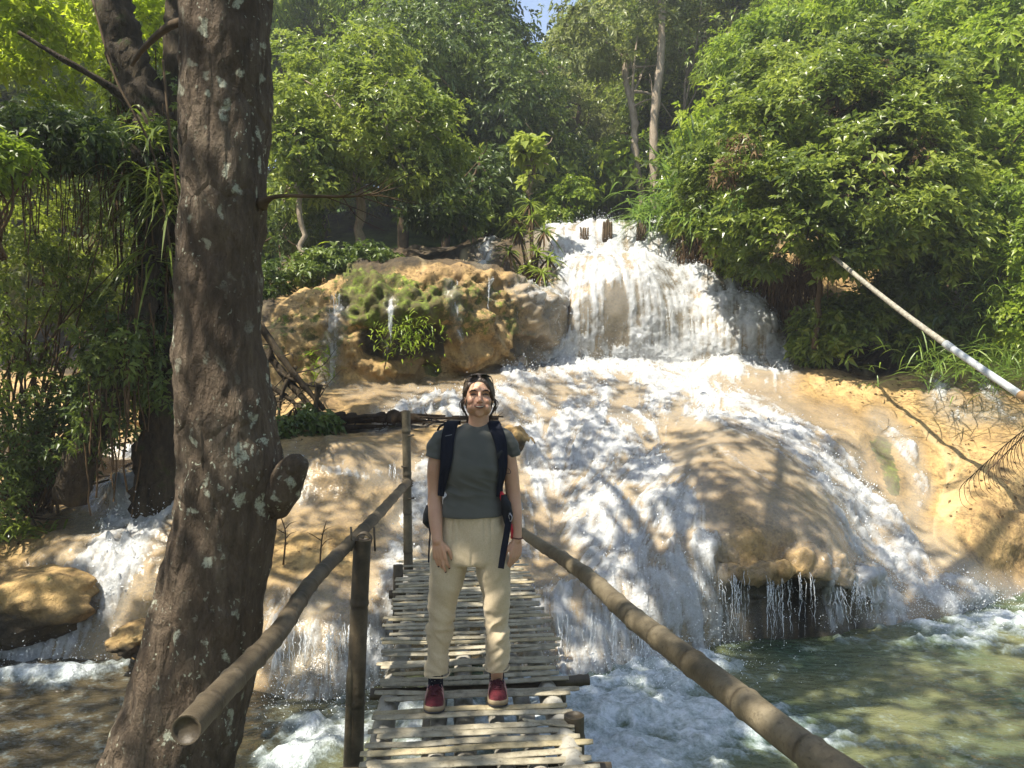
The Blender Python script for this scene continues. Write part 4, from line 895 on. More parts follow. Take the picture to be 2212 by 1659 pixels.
# limbs + crown above the frame: it is what shades the bridge
m = MB(); r = np.random.default_rng(12); top = P(505, -640, TY) - o
CB = [((-2.1,2.6,7.0),(1.7,1.5,.8)),((-3.2,3.6,7.6),(1.5,1.3,.8)),((-1.7,4.0,7.3),(1.5,1.2,.8)),((-3.6,5.0,7.7),(1.3,1.2,.7)),((-2.3,1.2,6.9),(1.4,1.2,.7)),((-1.0,2.8,7.8),(1.3,1.3,.7)),((-2.6,5.4,8.0),(1.4,1.1,.6)),((-1.0,4.9,7.9),(1.3,1.1,.6)),((-.2,3.4,8.2),(1.2,1.2,.6)),
      ((-1.4,6.4,8.5),(1.3,.9,.6)),((.1,5.3,8.5),(1.1,1.0,.55)),((-3.9,2.2,7.0),(1.3,1.2,.7)),((-4.6,4.0,8.0),(1.2,1.2,.6)), ((-3.0,7.0,8.7),(1.1,.9,.5)),((-.4,7.0,9.2),(1.0,.8,.5)),((-6.8,5.0,7.2),(1.3,1.2,.6)),((-7.6,3.4,7.2),(1.2,1.3,.6)),((-2.7,4.4,8.2),(1.2,1.0,.5)),((-1.7,4.2,8.7),(1.2,1.0,.5)),((-3.4,3.2,8.3),(1.2,1.0,.5)),((-1.9,.4,6.8),(1.3,1.1,.6)),((-2.7,-.4,6.6),(1.3,1.1,.6)),((-.9,-.2,7.0),(1.2,1.1,.6)),((1.9,6.3,9.6),(.9,.7,.35)),((3.3,7.4,10.4),(.8,.7,.35)),((-5.2,2.4,7.2),(1.3,1.2,.7)),((-5.2,3.8,7.5),(1.2,1.2,.6)),((-6.3,3.0,7.4),(1.2,1.3,.6)),((-4.8,1.0,7.0),(1.3,1.2,.6)),((-1.2,3.4,8.6),(1.3,1.2,.5))]
for c_, rr_ in CB: 
    e = np.array(c_) - o; m.tube(spline([top, (top + e) / 2 + np.array([0, 0, .3]) + r.normal(0, .15, 3), e], 14), np.linspace(.11, .02, 14), 8)
q = m.build('limb', M_TWIG); q.parent = ft
V, F, T = crown([(tuple(np.array(c_) - o), rr_) for c_, rr_ in CB], 9800, .16, 7, .45, 91, .4, gap=-.04, clump=1.5, shell=.25)
q = mesh_np('crown', V, F, M_LEAF, None, {'tone': T}, smooth=False); q.parent = ft

# ---------------- old vine-hung tree behind it ----------------
vo = at(360, 1060, 7.87); vt = empty('vine_tree', vo, 'dark mossy forked tree hung with roots and ferns left of the bark trunk', 'tree'); o = np.array(vo)
def pr(px, py, Y): return P(px, py, Y * 1.25) - o
def rough_tube(m, pts, r0, r1, n=40, seg=16, seed=1, amp=.2):
    sp = spline(pts, n); rr = np.linspace(r0, r1, n); V, F = tube(sp, rr, seg); V0 = np.repeat(sp, seg, 0); V[:n * seg] += (V[:n * seg] - V0) * (fbm(V[:n * seg], 5, 4, seed)[:, None] * amp * 2.2 + fbm(V[:n * seg], 17, 2, seed + 2)[:, None] * amp)
    m.add(V, F); return sp
m = MB()
s1 = rough_tube(m, [pr(350, 1120, 6.3), pr(358, 980, 6.3), pr(372, 800, 6.3), pr(372, 600, 6.4), pr(365, 450, 6.4), pr(350, 330, 6.4)], .29, .21, 60, 20, 3)
rough_tube(m, [pr(365, 1100, 6.2), pr(372, 950, 6.2), pr(385, 700, 6.25), pr(390, 500, 6.3), pr(395, 300, 6.3)], .18, .12, 50, 14, 5)
s2 = rough_tube(m, [pr(352, 420, 6.4), pr(325, 250, 6.4), pr(275, 110, 6.4), pr(235, -30, 6.4), pr(190, -250, 6.5)], .22, .16, 50, 18, 7)
s3 = rough_tube(m, [pr(355, 400, 6.4), pr(380, 200, 6.5), pr(385, 0, 6.6), pr(420, -200, 6.8)], .15, .10, 40, 14, 9)
q = m.build('trunk', M_BARK_M); q.parent = vt
for pts, r0, r1 in (([pr(345, 400, 6.3), pr(280, 340, 6.1), pr(190, 325, 5.9), pr(100, 310, 5.7), pr(20, 270, 5.5)], .13, .06), ([pr(330, 270, 6.4), pr(240, 190, 6.2), pr(140, 130, 6.0), pr(40, 70, 5.9)], .05, .02),
                    ([pr(260, 335, 6.1), pr(200, 300, 6.0), pr(120, 270, 5.9), pr(60, 285, 5.8)], .09, .05), ([pr(360, 400, 6.3), pr(300, 700, 6.0), pr(210, 900, 5.9), pr(150, 1080, 6.0)], .10, .16)):
    m = MB(); rough_tube(m, pts, r0, r1, 40, 14, 11); q = m.build('branch', M_BARK_M); q.parent = vt
# hanging roots and vines
r = np.random.default_rng(15)
def hang(root, anchors, n, lmin, lmax, rad, mat, name='hanging_root', sway=.12, seedr=None, og=None):
    m = MB(); rr = seedr or r
    for _ in range(n):
        a_ = anchors[int(rr.integers(len(anchors)))] + rr.normal(0, .10, 3); L = rr.uniform(lmin, lmax); k = 9
        p_ = a_[None] + np.stack([np.cumsum(rr.normal(0, sway * L / k, k)), np.cumsum(rr.normal(0, sway * L / k, k)), -np.linspace(0, L, k)], -1)
        m.tube(spline(p_, 18), rr.uniform(rad * .5, rad), 5, cap=False)
    q = m.build(name, mat); q.parent = root; return q
hang(vt, np.vstack([s1[20:], s2[:30]]), 150, .5, 3.0, .010, M_ROOT)
hang(vt, s1, 150, .3, 1.5, .016, M_TWIG)
hang(vt, spline([pr(352, 430, 6.2), pr(300, 640, 6.0), pr(220, 850, 5.8)], 20), 70, .3, 1.2, .010, M_ROOT)
hang(vt, spline([pr(20, 290, 5.6), pr(180, 320, 5.9), pr(340, 360, 6.3)], 20), 70, .2, 1.0, .007, M_ROOT)
# a looping liana in front
m = MB(); m.tube(spline([pr(200, 0, 5.9), pr(250, 170, 5.8), pr(330, 330, 5.8), pr(372, 560, 5.8), pr(400, 700, 5.8)], 40), .011, 8); m.tube(spline([pr(352, 130, 5.9), pr(365, 270, 5.8), pr(385, 420, 5.8), pr(400, 470, 5.8)], 30), .012, 8); q = m.build('liana', M_TWIG); q.parent = vt
m = MB()
for (px, py, Y, n, dn) in [(352,430,6.1,70,1),(300,385,6.0,50,1),(378,390,6.1,40,.6),(330,300,6.1,30,.2),(345,560,6.1,40,1)]:
    c = pr(px, py, Y); d = r.normal(0, 1, (n, 3)) * np.array([1, 1, .4]) + np.array([0, -.3, .9 - dn * .7]); V, F, T = blades(c[None] + r.normal(0, .07, (n, 3)), d, .68 * r.uniform(.5, 1.2, n), .026, 7, 1.6, r); m.add(V, F, tone=T)
q = m.build('epiphyte_fern', M_LEAF, None, False); q.parent = vt
VB = [(pr(60,300,5.7),(.5,.4,.28)),(pr(170,310,5.9),(.45,.4,.24)),(pr(280,200,6.5),(.25,.3,.6)),(pr(300,320,6.3),(.35,.3,.25)),(pr(350,450,6.4),(.25,.3,.6))]
VB += [(pr(330,620,6.2),(.3,.3,.5)),(pr(250,760,5.9),(.4,.3,.4)),(pr(180,900,5.9),(.4,.3,.35)),(pr(390,250,6.3),(.2,.25,.6)),(pr(110,300,5.6),(.6,.4,.2)),(pr(340,820,6.1),(.2,.2,.4))]
V, F, T = crown([(tuple(a_), b_) for a_, b_ in VB], 5200, .085, 6, .42, 93, .2, gap=-.15, shell=.3); q = mesh_np('crown', V, F, M_LEAF_D, None, {'tone': T}, smooth=False); q.parent = vt
# its upper foliage (backlit yellow put into its leaf colour) at the top left
HB = [(pr(60,60,7.5),(1.0,.7,.75)),(pr(190,120,7.8),(.8,.6,.7)),(pr(20,200,7.2),(.7,.6,.5)),(pr(150,240,7.8),(.7,.5,.4)),(pr(110,-90,7.5),(1.2,.9,.8)),(pr(330,60,8.2),(.5,.6,.8)),(pr(-90,60,7),(1.0,.8,.9))]
V, F, T = crown([(tuple(a_), b_) for a_, b_ in HB], 4600, .13, 6, .48, 94, .3, gap=-.04, shell=.3, clump=1.4); q = mesh_np('crown', V, F, M_LEAF_L, None, {'tone': T}, smooth=False); q.parent = vt
V, F, T = crown([((-4.4-o[0],7.2-o[1],8.8-o[2]),(1.7,1.4,.7)),((-6.0-o[0],5.8-o[1],8.4-o[2]),(1.8,1.3,.8)),((-2.4-o[0],8.8-o[1],9.4-o[2]),(1.4,1.2,.6))], 1900, .15, 7, .45, 95, .3, gap=0.02, shell=.25, clump=1.6); q = mesh_np('crown', V, F, M_LEAF, None, {'tone': T}, smooth=False); q.parent = vt

# thicket on the left bank
def thicket(name, label, base_, blobs, n, L, mat, seed, k=5, **kw):
    base_ = (base_[0], base_[1], base_[2] * 1.27); o_ = at(*base_); n = int(n * 1.3); root = empty(name, o_, label, 'shrub'); rs = np.random.default_rng(seed); bl = [(rel(px, py, Y * 1.27, o_), (rx * 1.27, ry * 1.1, rz * 1.27)) for (px, py, Y, rx, ry, rz) in blobs]
    m = MB()
    for b in bl:
        for _ in range(7):
            e = np.array(b[0]) + rs.normal(0, 1, 3) * np.array(b[1]) * .8; m.tube(spline([rs.normal(0, .12, 3) * np.array([1, 1, 0]), e * .5 + rs.normal(0, .15, 3), e], 12), np.linspace(.018, .005, 12), 5)
    q = m.build('stem', M_ROOT); q.parent = root
    V, F, T = crown(bl, n, L * 1.15, k, .42, seed, **kw); q = mesh_np('foliage', V, F, mat, None, {'tone': T}, smooth=False); q.parent = root
    return root
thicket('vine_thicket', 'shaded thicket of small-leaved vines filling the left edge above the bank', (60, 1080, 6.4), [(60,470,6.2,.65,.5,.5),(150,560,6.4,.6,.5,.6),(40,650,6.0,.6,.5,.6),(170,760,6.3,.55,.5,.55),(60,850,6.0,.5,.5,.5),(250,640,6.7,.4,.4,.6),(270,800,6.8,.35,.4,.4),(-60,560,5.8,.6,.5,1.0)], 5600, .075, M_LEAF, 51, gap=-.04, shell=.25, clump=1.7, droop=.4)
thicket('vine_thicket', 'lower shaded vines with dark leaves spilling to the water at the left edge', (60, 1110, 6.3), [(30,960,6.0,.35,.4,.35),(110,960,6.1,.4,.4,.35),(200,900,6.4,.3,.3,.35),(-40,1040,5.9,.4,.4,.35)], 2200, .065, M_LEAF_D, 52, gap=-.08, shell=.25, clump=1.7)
thicket('vine_thicket', 'sparse leafy vines hanging in front of the bright clearing at the left', (120, 620, 7.5), [(90,420,7.4,.5,.4,.35),(260,480,7.6,.35,.3,.45),(190,430,7.6,.4,.3,.15)], 300, .09, M_LEAF, 53, gap=-.05, shell=.2)
thicket('vine_thicket', 'yellow lit leaf spray at the left edge, level with the dark branch', (-30, 560, 5.2), [(10,330,5.0,.18,.2,.10),(-10,360,5.0,.2,.2,.12)], 110, .10, M_LEAF_Y, 54, gap=-2)
blade_plant('fern', 'fern with small fronds on the left bank just above the rock', 'fern', at(40, 1150, 7.6), 130, (.16, .12, .05), .42, .035, M_LEAF, .7, 1.2, 55)
thicket('creeping_plant', 'dark leafy plant on the ledge right of the bark trunk, below the dead branches', (640, 930, 7.3), [(620,925,7.25,.21,.2,.08),(680,915,7.4,.18,.2,.07),(600,945,7.15,.15,.2,.10)], 380, .12, M_LEAF_D, 56, gap=-2, droop=.4)
blade_plant('far_grass', 'sunlit grass in the clearing on the far left', 'grass', at(230, 505, 23), 1600, (2.4, 1.8, .5), 1.3, .06, M_LEAF_L, 1.2, 1.0, 57, seg=5)
# trunks and bank on the left
m = MB(); r2 = np.random.default_rng(61); so = at(230, 1040, 7.2); st = empty('root_mound', so, 'dark earthy mound of roots under the vine tree beside the small cascade', 'roots')
V, F = tube(spline([pr(120, 1080, 6.9) + o - np.array(so), pr(200, 1035, 7.2) + o - np.array(so), pr(290, 1040, 7.3) + o - np.array(so), pr(380, 1060, 7.2) + o - np.array(so)], 40), np.interp(np.linspace(0, 1, 40), [0, .3, .7, 1], [.10, .22, .2, .12]), 30); V = V + fbm(V, 4, 4, 62)[:, None] * .12; m.add(V, F)
for _ in range(50):
    a_ = V[int(r2.integers(len(V)))]; e = a_ + np.array([r2.normal(0, .12), -.08, -r2.uniform(.15, .5)]); m.tube(spline([a_, (a_ + e) / 2 + r2.normal(0, .04, 3), e], 7), np.linspace(.014, .005, 7), 5)
t = NT('earth_dark'); M_EARTH = t.done(t.bsdf(t.ramp(t.noise(t.coord(), 7, 6, .7), [(.35, (.02, .014, .009)), (.6, (.06, .04, .022)), (.8, (.10, .07, .035))]), .95, .2, t.bump(t.noise(t.coord(), 24, 5, .8), 1, .05)))
q = m.build('roots', M_EARTH); q.parent = st
# dead branches leaning right of the trunk
do = at(640, 900, 9.5); db = empty('dead_branches', do, 'heap of bare dark branches leaning on the ledge right of the bark trunk', 'branches'); m = MB()
for (a0, a1, r0) in [((560,700,7.9),(700,885,7.6),.045),((575,760,7.9),(690,900,7.6),.05),((600,800,7.8),(700,840,7.7),.02),((690,830,7.7),(692,900,7.6),.035),((560,820,7.8),(660,900,7.5),.03),((590,740,7.9),(560,900,7.6),.03),((640,790,7.8),(600,910,7.6),.025)]:
    a0 = (a0[0], a0[1], a0[2] * 1.24); a1 = (a1[0], a1[1], a1[2] * 1.26); r0 *= 1.2; p0, p1 = rel(*a0, do), rel(*a1, do); p0, p1 = np.array(p0), np.array(p1); rough_tube(m, [p0, (p0 + p1) / 2 + r2.normal(0, .05, 3), p1], r0, r0 * .6, 16, 8, 63)
    for _ in range(4):
        b = p0 + (p1 - p0) * r2.uniform(.2, .9); e = b + r2.normal(0, .22, 3); m.tube(spline([b, (b + e) / 2 + r2.normal(0, .04, 3), e], 7), np.linspace(.010, .003, 7), 5)
q = m.build('branch', M_BARK_M); q.parent = db
# driftwood ridge on the dark ledge
lo = at(820, 912, 9.6); lg = empty('root_ledge', lo, 'long dark mat of roots and driftwood lying on the ledge behind the far post', 'driftwood'); m = MB()
for k in range(4):
    off = r2.normal(0, .05, 3); rough_tube(m, [np.array(rel(600, 925, 9.3, lo)) + off, np.array(rel(720, 915, 9.5, lo)) + off, np.array(rel(830, 908, 9.65, lo)) + off, np.array(rel(960, 912, 9.8, lo)) + off, np.array(rel(1080, 912, 10.1, lo)) + off], .034 - .005 * k, .015, 50, 9, 64 + k, .5)
for px, s_ in [(735, .08), (760, .07), (850, .10), (870, .08), (895, .06), (820, .06)]:
    V, F = tube(spline([rel(px - 14, 910, 9.6, lo), rel(px, 902, 9.6, lo), rel(px + 14, 910, 9.6, lo)], 9), [.02, .6 * s_, .9 * s_, s_, s_, s_, .9 * s_, .6 * s_, .02], 12); m.add(V + fbm(V, 9, 3, 65)[:, None] * .04, F)
for _ in range(40):
    c = np.array(rel(r2.uniform(640, 1080), 912, 9.6, lo)); e = c + r2.normal(0, 1, 3) * np.array([.25, .15, .07]); m.tube(spline([c, (c + e) / 2 + r2.normal(0, .04, 3), e], 6), np.linspace(.010, .003, 6), 5)
q = m.build('root_mat', M_EARTH); q.parent = lg
# brown hanging root curtain at the right of the upper falls
co_ = at(1620, 560, 14.6); rc = empty('root_curtain', co_, 'brown curtain of hanging roots on the shaded bank right of the upper falls', 'roots')
anc = spline([rel(1480, 520, 15.8, co_), rel(1560, 530, 15.0, co_), rel(1640, 560, 14.4, co_), rel(1700, 580, 13.9, co_), rel(1760, 560, 13.6, co_)], 60)
hang(rc, anc, 520, .3, 1.25, .011, M_ROOT, 'hanging_root', .22)
V, F, T = blades(anc[rng.integers(0, 60, 500)] + rng.normal(0, .14, (500, 3)), rng.normal(0, 1, (500, 3)) * np.array([.8, .8, .3]) + np.array([0, -.2, -.5]), .5, .018, 5, .6); q = mesh_np('dead_grass', V, F, M_LEAF_B, None, {'tone': T}, smooth=False); q.parent = rc
# stumps standing in the lip of the falls
for px, py, hh_, lab in [(1312, 486, .20, 'broken brown wood stump standing in the lip of the upper falls'), (1385, 482, .11, 'short brown snag poking out right of the taller stump on the falls lip'), (1262, 491, .08, 'smallest brown snag on the falls lip, at its left')]:
    so_ = at(px, py + 8, 16.6); e_ = empty('wood_snag', so_, lab, 'stump'); m = MB()
    for k in range(4): m.tube(spline([(.05 * k - .08, 0, -.3), (.05 * k - .08 + .01, 0, hh_ * .5), (.05 * k - .08 + r2.normal(0, .02), 0, hh_ * r2.uniform(.6, 1.1))], 6), np.linspace(.05, .02, 6) * (hh_ / .26) ** .5, 7)
    q = m.build('wood', M_TWIG); q.parent = e_
# boulders
def boulder(label, px, py, Y, size, seed, mat=None, amp=.28, name='boulder', dk_=.12):
    bm = bmesh.new(); bmesh.ops.create_icosphere(bm, subdivisions=5, radius=1); V = np.array([v.co for v in bm.verts]); F = np.array([[v.index for v in f.verts] for f in bm.faces]); bm.free()
    d = V.copy(); V = V * np.array(size); V = V * (1 + amp * fbm(d * 1.3 + seed, 1, 3, seed)[:, None] + .10 * (.5 - worley(d * 1.0 + seed, 4.5, seed))[:, None] + .04 * fbm(d + seed, 9, 3, seed)[:, None])
    ob = mesh_np(name, V, F, mat or M_ROCK, None, {'moss': np.clip(d[:, 2] * .3 - .1, 0, 1), 'dirt': np.clip(dk_ - d[:, 2] * .5, 0, .8), 'film': V[:, 0] * 0}); ob.location = at(px, py, Y); return tag(ob, label, 'rock')
boulder('rounded tan rock overhanging the pool at the left edge', 60, 1300, 6.85, (.66, .5, .30), 5, amp=.5, dk_=.48)
boulder('smaller wet rock at the foot of the left cascade beside the trunk', 290, 1385, 6.3, (.18, .2, .13), 6, amp=.5, dk_=.5)
boulder('mossy yellow rock sitting above the small fall on the far left', 265, 915, 11.6, (.42, .35, .22), 7)
boulder('low tan rock under the mossy one on the far left', 235, 948, 10.9, (.5, .3, .13), 8)
boulder('grey pitted rock standing in the water behind the hiker\'s shoulder', 1116, 966, 9.4, (.18, .28, .25), 9, amp=.45, dk_=.62)
boulder('flat rock slab on top of the mossy mound', 965, 575, 13.4, (.35, .25, .06), 12, amp=.1)
# ferns and maidenhair on the mound
blade_plant('maidenhair_fern', 'bright green fern hanging in the dark hollow of the mossy mound', 'fern', at(880, 722, 11.25), 420, (.26, .06, .17), .12, .026, M_LEAF_Y, -.2, .8, 71, (0, -.8, 0), seg=5)
blade_plant('maidenhair_fern', 'small green fern at the left foot of the mossy mound', 'fern', at(690, 790, 11.0), 90, (.14, .08, .12), .18, .03, M_LEAF_Y, .2, .8, 72, (0, -.6, 0), seg=5)
# dry stalks in the rock left of the bridge
for px, py, h_, lab, rz in [(690, 1210, .34, 'dry forked twig sticking out of the rock left of the rail', .3), (612, 1190, .3, 'pale bare twig on the rock close to the bark trunk', -.1)]:
    o_ = at(px, py, 6.7); tw = empty('dry_twig', o_, lab, 'twig'); m = MB(); m.tube(spline([(0, 0, -.12), (.02, 0, h_ * .5), (rz * .2, 0, h_)], 9), np.linspace(.009, .004, 9), 6)
    for k in range(3): m.tube(spline([(.02, 0, h_ * (.35 + .15 * k)), (.06 * (-1) ** k, 0, h_ * (.5 + .15 * k)), (.11 * (-1) ** k, .02, h_ * (.55 + .15 * k))], 6), np.linspace(.005, .002, 6), 5)
    q = m.build('stem', M_TWIG); q.parent = tw
# drooping dry palm frond at the right edge
fo_ = at(2260, 890, 4.6); fr_ = empty('palm_frond', fo_, 'dry brown palm frond tip hanging into the right edge', 'frond'); m = MB()
for (a0, a1) in [((2300, 880, 4.6), (2085, 1040, 4.6)), ((2300, 890, 4.5), (2140, 1010, 4.5))]:
    sp = spline([rel(*a0, fo_), rel((a0[0] + a1[0]) / 2 + 10, (a0[1] + a1[1]) / 2 - 24, a0[2], fo_), rel(*a1, fo_)], 24); m.tube(sp, np.linspace(.006, .0015, 24), 5)
    for k in range(5, 24):
        c = sp[k]; L = .17 * (1 - .3 * abs(k - 14) / 12); m.tube(spline([c, c + np.array([-.035, 0, -L * .4]), c + np.array([-.02, 0, -L]), c + np.array([.02, 0, -L * 1.25])], 7), np.linspace(.0028, .0008, 7), 4)
m.tube(spline([rel(2300, 880, 4.6, fo_), rel(2420, 800, 4.5, fo_), rel(2700, 500, 4.3, fo_), rel(3100, 0, 4.0, fo_)], 16), np.linspace(.006, .02, 16), 6)
q = m.build('leaflets', simple('dry_frond', (.10, .06, .035), .9)); q.parent = fr_
# pipe
po = np.array(at(1760, 520, 12.0)); p1 = np.array(at(2330, 935, 7.6)); pp = empty('water_pipe', tuple(po), 'long grey pipe slanting down from the dark hollow to the right edge', 'pipe'); d_ = p1 - po
M_PIPE = simple('pipe_grey_plastic', (.36, .38, .38), .35, .5, 12, .15); M_PIPE2 = simple('pipe_weathered_bamboo', (.24, .22, .17), .6, .4, 30, .5)
m = MB(); s = np.linspace(0, 1, 60); sag = -.10 * np.sin(np.pi * s); pt = d_[None] * s[:, None] + sag[:, None] * np.array([0, 0, 1.])
k0 = int(60 * .62); m.tube(pt[:k0], np.linspace(.028, .038, k0), 16); q = m.build('old_section', M_PIPE2); q.parent = pp; q['label'] = 'weathered mottled far section'
m = MB(); m.tube(pt[k0 - 1:], .042, 20); q = m.build('plastic_section', M_PIPE); q.parent = pp
for f_ in (.62, .86): 
    c = d_ * f_ + np.array([0, 0, -.10 * math.sin(math.pi * f_)]); m = MB(); m.tube(np.array([c - unit(d_) * .07, c + unit(d_) * .07]), .047, 20); q = m.build('joint', simple('tape_orange_brown', (.26, .16, .07), .6) if f_ > .8 else M_PIPE); q.parent = pp
    if f_ > .8: q['label'] = 'orange taped joint'
# ---------------- bamboo bridge ----------------
def bamboo_mat(name, c0, c1, c2, rough=.45):
    t = NT(name); co = t.coord(); g = t.noise(t.mapping(co, (1, 1, 1)), 14, 6, .7); g2 = t.noise(co, 3.0, 4, .6); g3 = t.noise(co, 70, 4, .7)
    col = t.ramp(t.math('ADD', t.math('MULTIPLY', g, .5), t.math('MULTIPLY', g2, .5)), [(.35, c0), (.5, c1), (.68, c2)])
    nd = t.attr('node').outputs['Fac']; col = t.mix(t.math('MULTIPLY', nd, .75), col, (.03, .022, .014))
    en = t.attr('hollow').outputs['Fac']; col = t.mix(en, col, (.008, .006, .005))
    col = t.mix(t.mrange(g3, .56, .68), col, t.mix(.6, col, (.03, .025, .018)))
    return t.done(t.bsdf(col, rough, .4, t.bump(t.math('ADD', g3, g), .35, .008)))
M_BAM_G = bamboo_mat('bamboo_weathered', (.055, .043, .025), (.115, .093, .058), (.21, .175, .115), .55)
M_BAM_D = bamboo_mat('bamboo_dark', (.034, .026, .016), (.075, .058, .036), (.15, .12, .078), .5)
M_BAM_S = bamboo_mat('bamboo_pole_grey', (.20, .185, .15), (.34, .32, .27), (.46, .44, .38), .5)
M_SLAT = bamboo_mat('bamboo_slat', (.16, .14, .095), (.31, .275, .195), (.47, .43, .33), .6)
M_SLAT_G = bamboo_mat('bamboo_slat_yellow', (.19, .155, .085), (.34, .285, .17), (.46, .40, .27), .6)
def bamboo(path, rad, spacing=.30, seg=22, swell=.10, open_end=(True, True), seed=0, curve_n=None, wall=.22):
    """hollow culm: swollen ringed nodes, slight kinks, open ends"""
    r = np.random.default_rng(seed); L = np.linalg.norm(np.diff(path, axis=0), axis=1).sum(); n = max(30, int(L / .012)); sp = spline(path, n) if len(path) > 2 else np.linspace(path[0], path[1], n)
    s = np.concatenate([[0], np.cumsum(np.linalg.norm(np.diff(sp, axis=0), axis=1))]); rr = np.interp(s / s[-1], np.linspace(0, 1, len(np.atleast_1d(rad))), np.atleast_1d(rad)) if np.ndim(rad) else np.full(n, rad)
    nodes = []; x = spacing * r.uniform(.2, .9)
    while x < L: nodes.append(x); x += spacing * r.uniform(.85, 1.15)
    nd = np.zeros(n); sw = np.zeros(n)
    kink = np.zeros((n, 3))
    for q in nodes:
        sw += swell * np.exp(-((s - q) / .014) ** 2) - .055 * np.exp(-((s - q - .022) / .008) ** 2); nd = np.maximum(nd, np.exp(-((s - q - .017) / .008) ** 2))
        kink += np.clip(s - q, 0, None)[:, None] * r.normal(0, .012, 3) * np.array([1, 1, 1.])
    kink -= kink[-1] * (s / s[-1])[:, None]; sp = sp + kink
    V, F = tube(sp, rr * (1 + sw), seg, cap=False); A = np.repeat(nd, seg); Hh = np.zeros(len(V)); m = MB(); m.add(V, F, node=A, hollow=Hh)
    for e, op in ((0, open_end[0]), (-1, open_end[1])):
        ringv = V[:seg] if e == 0 else V[-seg:]; c = sp[e]; inn = c + (ringv - c) * (1 - wall); ax = unit(sp[1] - sp[0]) if e == 0 else unit(sp[-2] - sp[-1]); deep = inn + ax * .006
        VV = np.vstack([ringv, inn, deep, (c + ax * .006)[None]]); k = np.arange(seg); k2 = (k + 1) % seg
        Q = np.vstack([np.stack([k, k2, k2 + seg, k + seg], -1), np.stack([k + seg, k2 + seg, k2 + 2 * seg, k + 2 * seg], -1)]); T = np.stack([k + 2 * seg, k2 + 2 * seg, np.full(seg, 3 * seg)], -1)
        m.add(VV, [Q, T], node=np.zeros(len(VV)), hollow=np.concatenate([np.zeros(seg), np.full(seg, .55), np.full(seg + 1, .35)]))
    return m
def deck(y, off, z=0.0):       # point on the bridge at depth y, off metres right of its centre line
    return np.array([-.148 - .087 * (y - 3.3) + off, y, z])
# centre: between left edge and right edge as seen in the photograph
bo = tuple(deck(6.6, 0, 0)); br = empty('bamboo_bridge', bo, 'rickety bamboo footbridge with split slats on round poles and two handrails', 'bridge'); o = np.array(bo)
for k, (off, rad_) in enumerate([(-.40, .052), (-.255, .044), (-.135, .040), (.0, .050), (.135, .040), (.265, .045), (.405, .054)]):
    pts = [deck(1.0, off * .95, -.075) - o, deck(3.5, off, -.085) - o, deck(5.2, off, -.09) - o, deck(7.3, off * 1.05, -.11) - o]
    q = bamboo(pts, [rad_ * 1.05, rad_, rad_ * .85], .33, 20, .07, seed=200 + k).build('stringer', M_BAM_S); q.parent = br
r = np.random.default_rng(33)
def slat(y, wid, xl, xr, tilt, mat, seed, z=0.0):
    """one split-bamboo strip laid across, rounded on top, with nodes"""
    rs = np.random.default_rng(seed); n = 40; t_ = np.linspace(0, 1, n); x = xl + (xr - xl) * t_
    cy = y + .092 * x + tilt * (t_ - .5) + np.cumsum(rs.normal(0, .0012, n)); z_ = z + .012 * fbm(np.stack([x * 2, 0 * x + seed, 0 * x], -1), 1, 2, seed) + .004
    nd = np.zeros(n); sw = np.zeros(n); q_ = xl + rs.uniform(.05, .3)
    while q_ < xr: nd += np.exp(-((x - q_) / .010) ** 2); sw += .18 * np.exp(-((x - q_) / .012) ** 2); q_ += rs.uniform(.22, .34)
    prof = [(-.5, -.35), (-.5, .05), (-.3, .36), (0, .5), (.3, .36), (.5, .05), (.5, -.35)]; w = wid * np.interp(t_, [0, .03, .97, 1], [.7, 1, 1, .75]) * (1 + sw); hh = .013 * (1 + sw * 1.5)
    base_ = deck(y, 0); V = []
    for (a_, b_) in prof: V.append(np.stack([base_[0] + x, cy + a_ * w, z_ + b_ * hh * 1.0], -1))
    V = np.stack(V, 1).reshape(-1, 3); m_ = len(prof); i, j = np.meshgrid(np.arange(n - 1), np.arange(m_), indexing='ij'); j2 = (j + 1) % m_
    F = np.stack([i * m_ + j, (i + 1) * m_ + j, (i + 1) * m_ + j2, i * m_ + j2], -1).reshape(-1, 4)
    T0 = np.array([[0, k + 1, k + 2] for k in range(m_ - 2)]); 
    m = MB(); m.add(V - o, [F, T0, T0[:, ::-1] + (n - 1) * m_], node=np.repeat(nd * .6, m_), hollow=np.zeros(len(V))); q = m.build('slat', mat); q.parent = br
pys = [1655,1640,1622,1608,1590,1578,1551,1538,1508,1499,1478,1469,1453,1437,1430,1414,1402,1388,1380,1368,1357,1350,1339,1331,1322,1313,1307,1299,1291,1286,1279,1272,1266,1261,1254,1249,1243,1236,1231,1225,1220,1214,1209]
for k, py in enumerate(pys):
    Yd = 1.66 * F_PX / (py - 803.0); e1, e2 = r.normal(0, .025), r.normal(0, .03); xl = -.50 + e1 + (.03 if k % 4 == 0 else 0); xr = .50 + e2
    if Yd > 4.6: xl -= .02; xr += .03
    slat(Yd, .050 if Yd < 3.8 else .050, xl, xr, r.normal(0, .018), M_SLAT_G if k % 5 == 2 else M_SLAT, 400 + k)
for y in (2.35, 2.42, 2.75, 2.83, 3.12): slat(y, .04, -.5, .5, .01, M_SLAT, int(500 + y * 100))
slat(3.56, .02, .22, .46, -.09, M_SLAT, 777, .012)
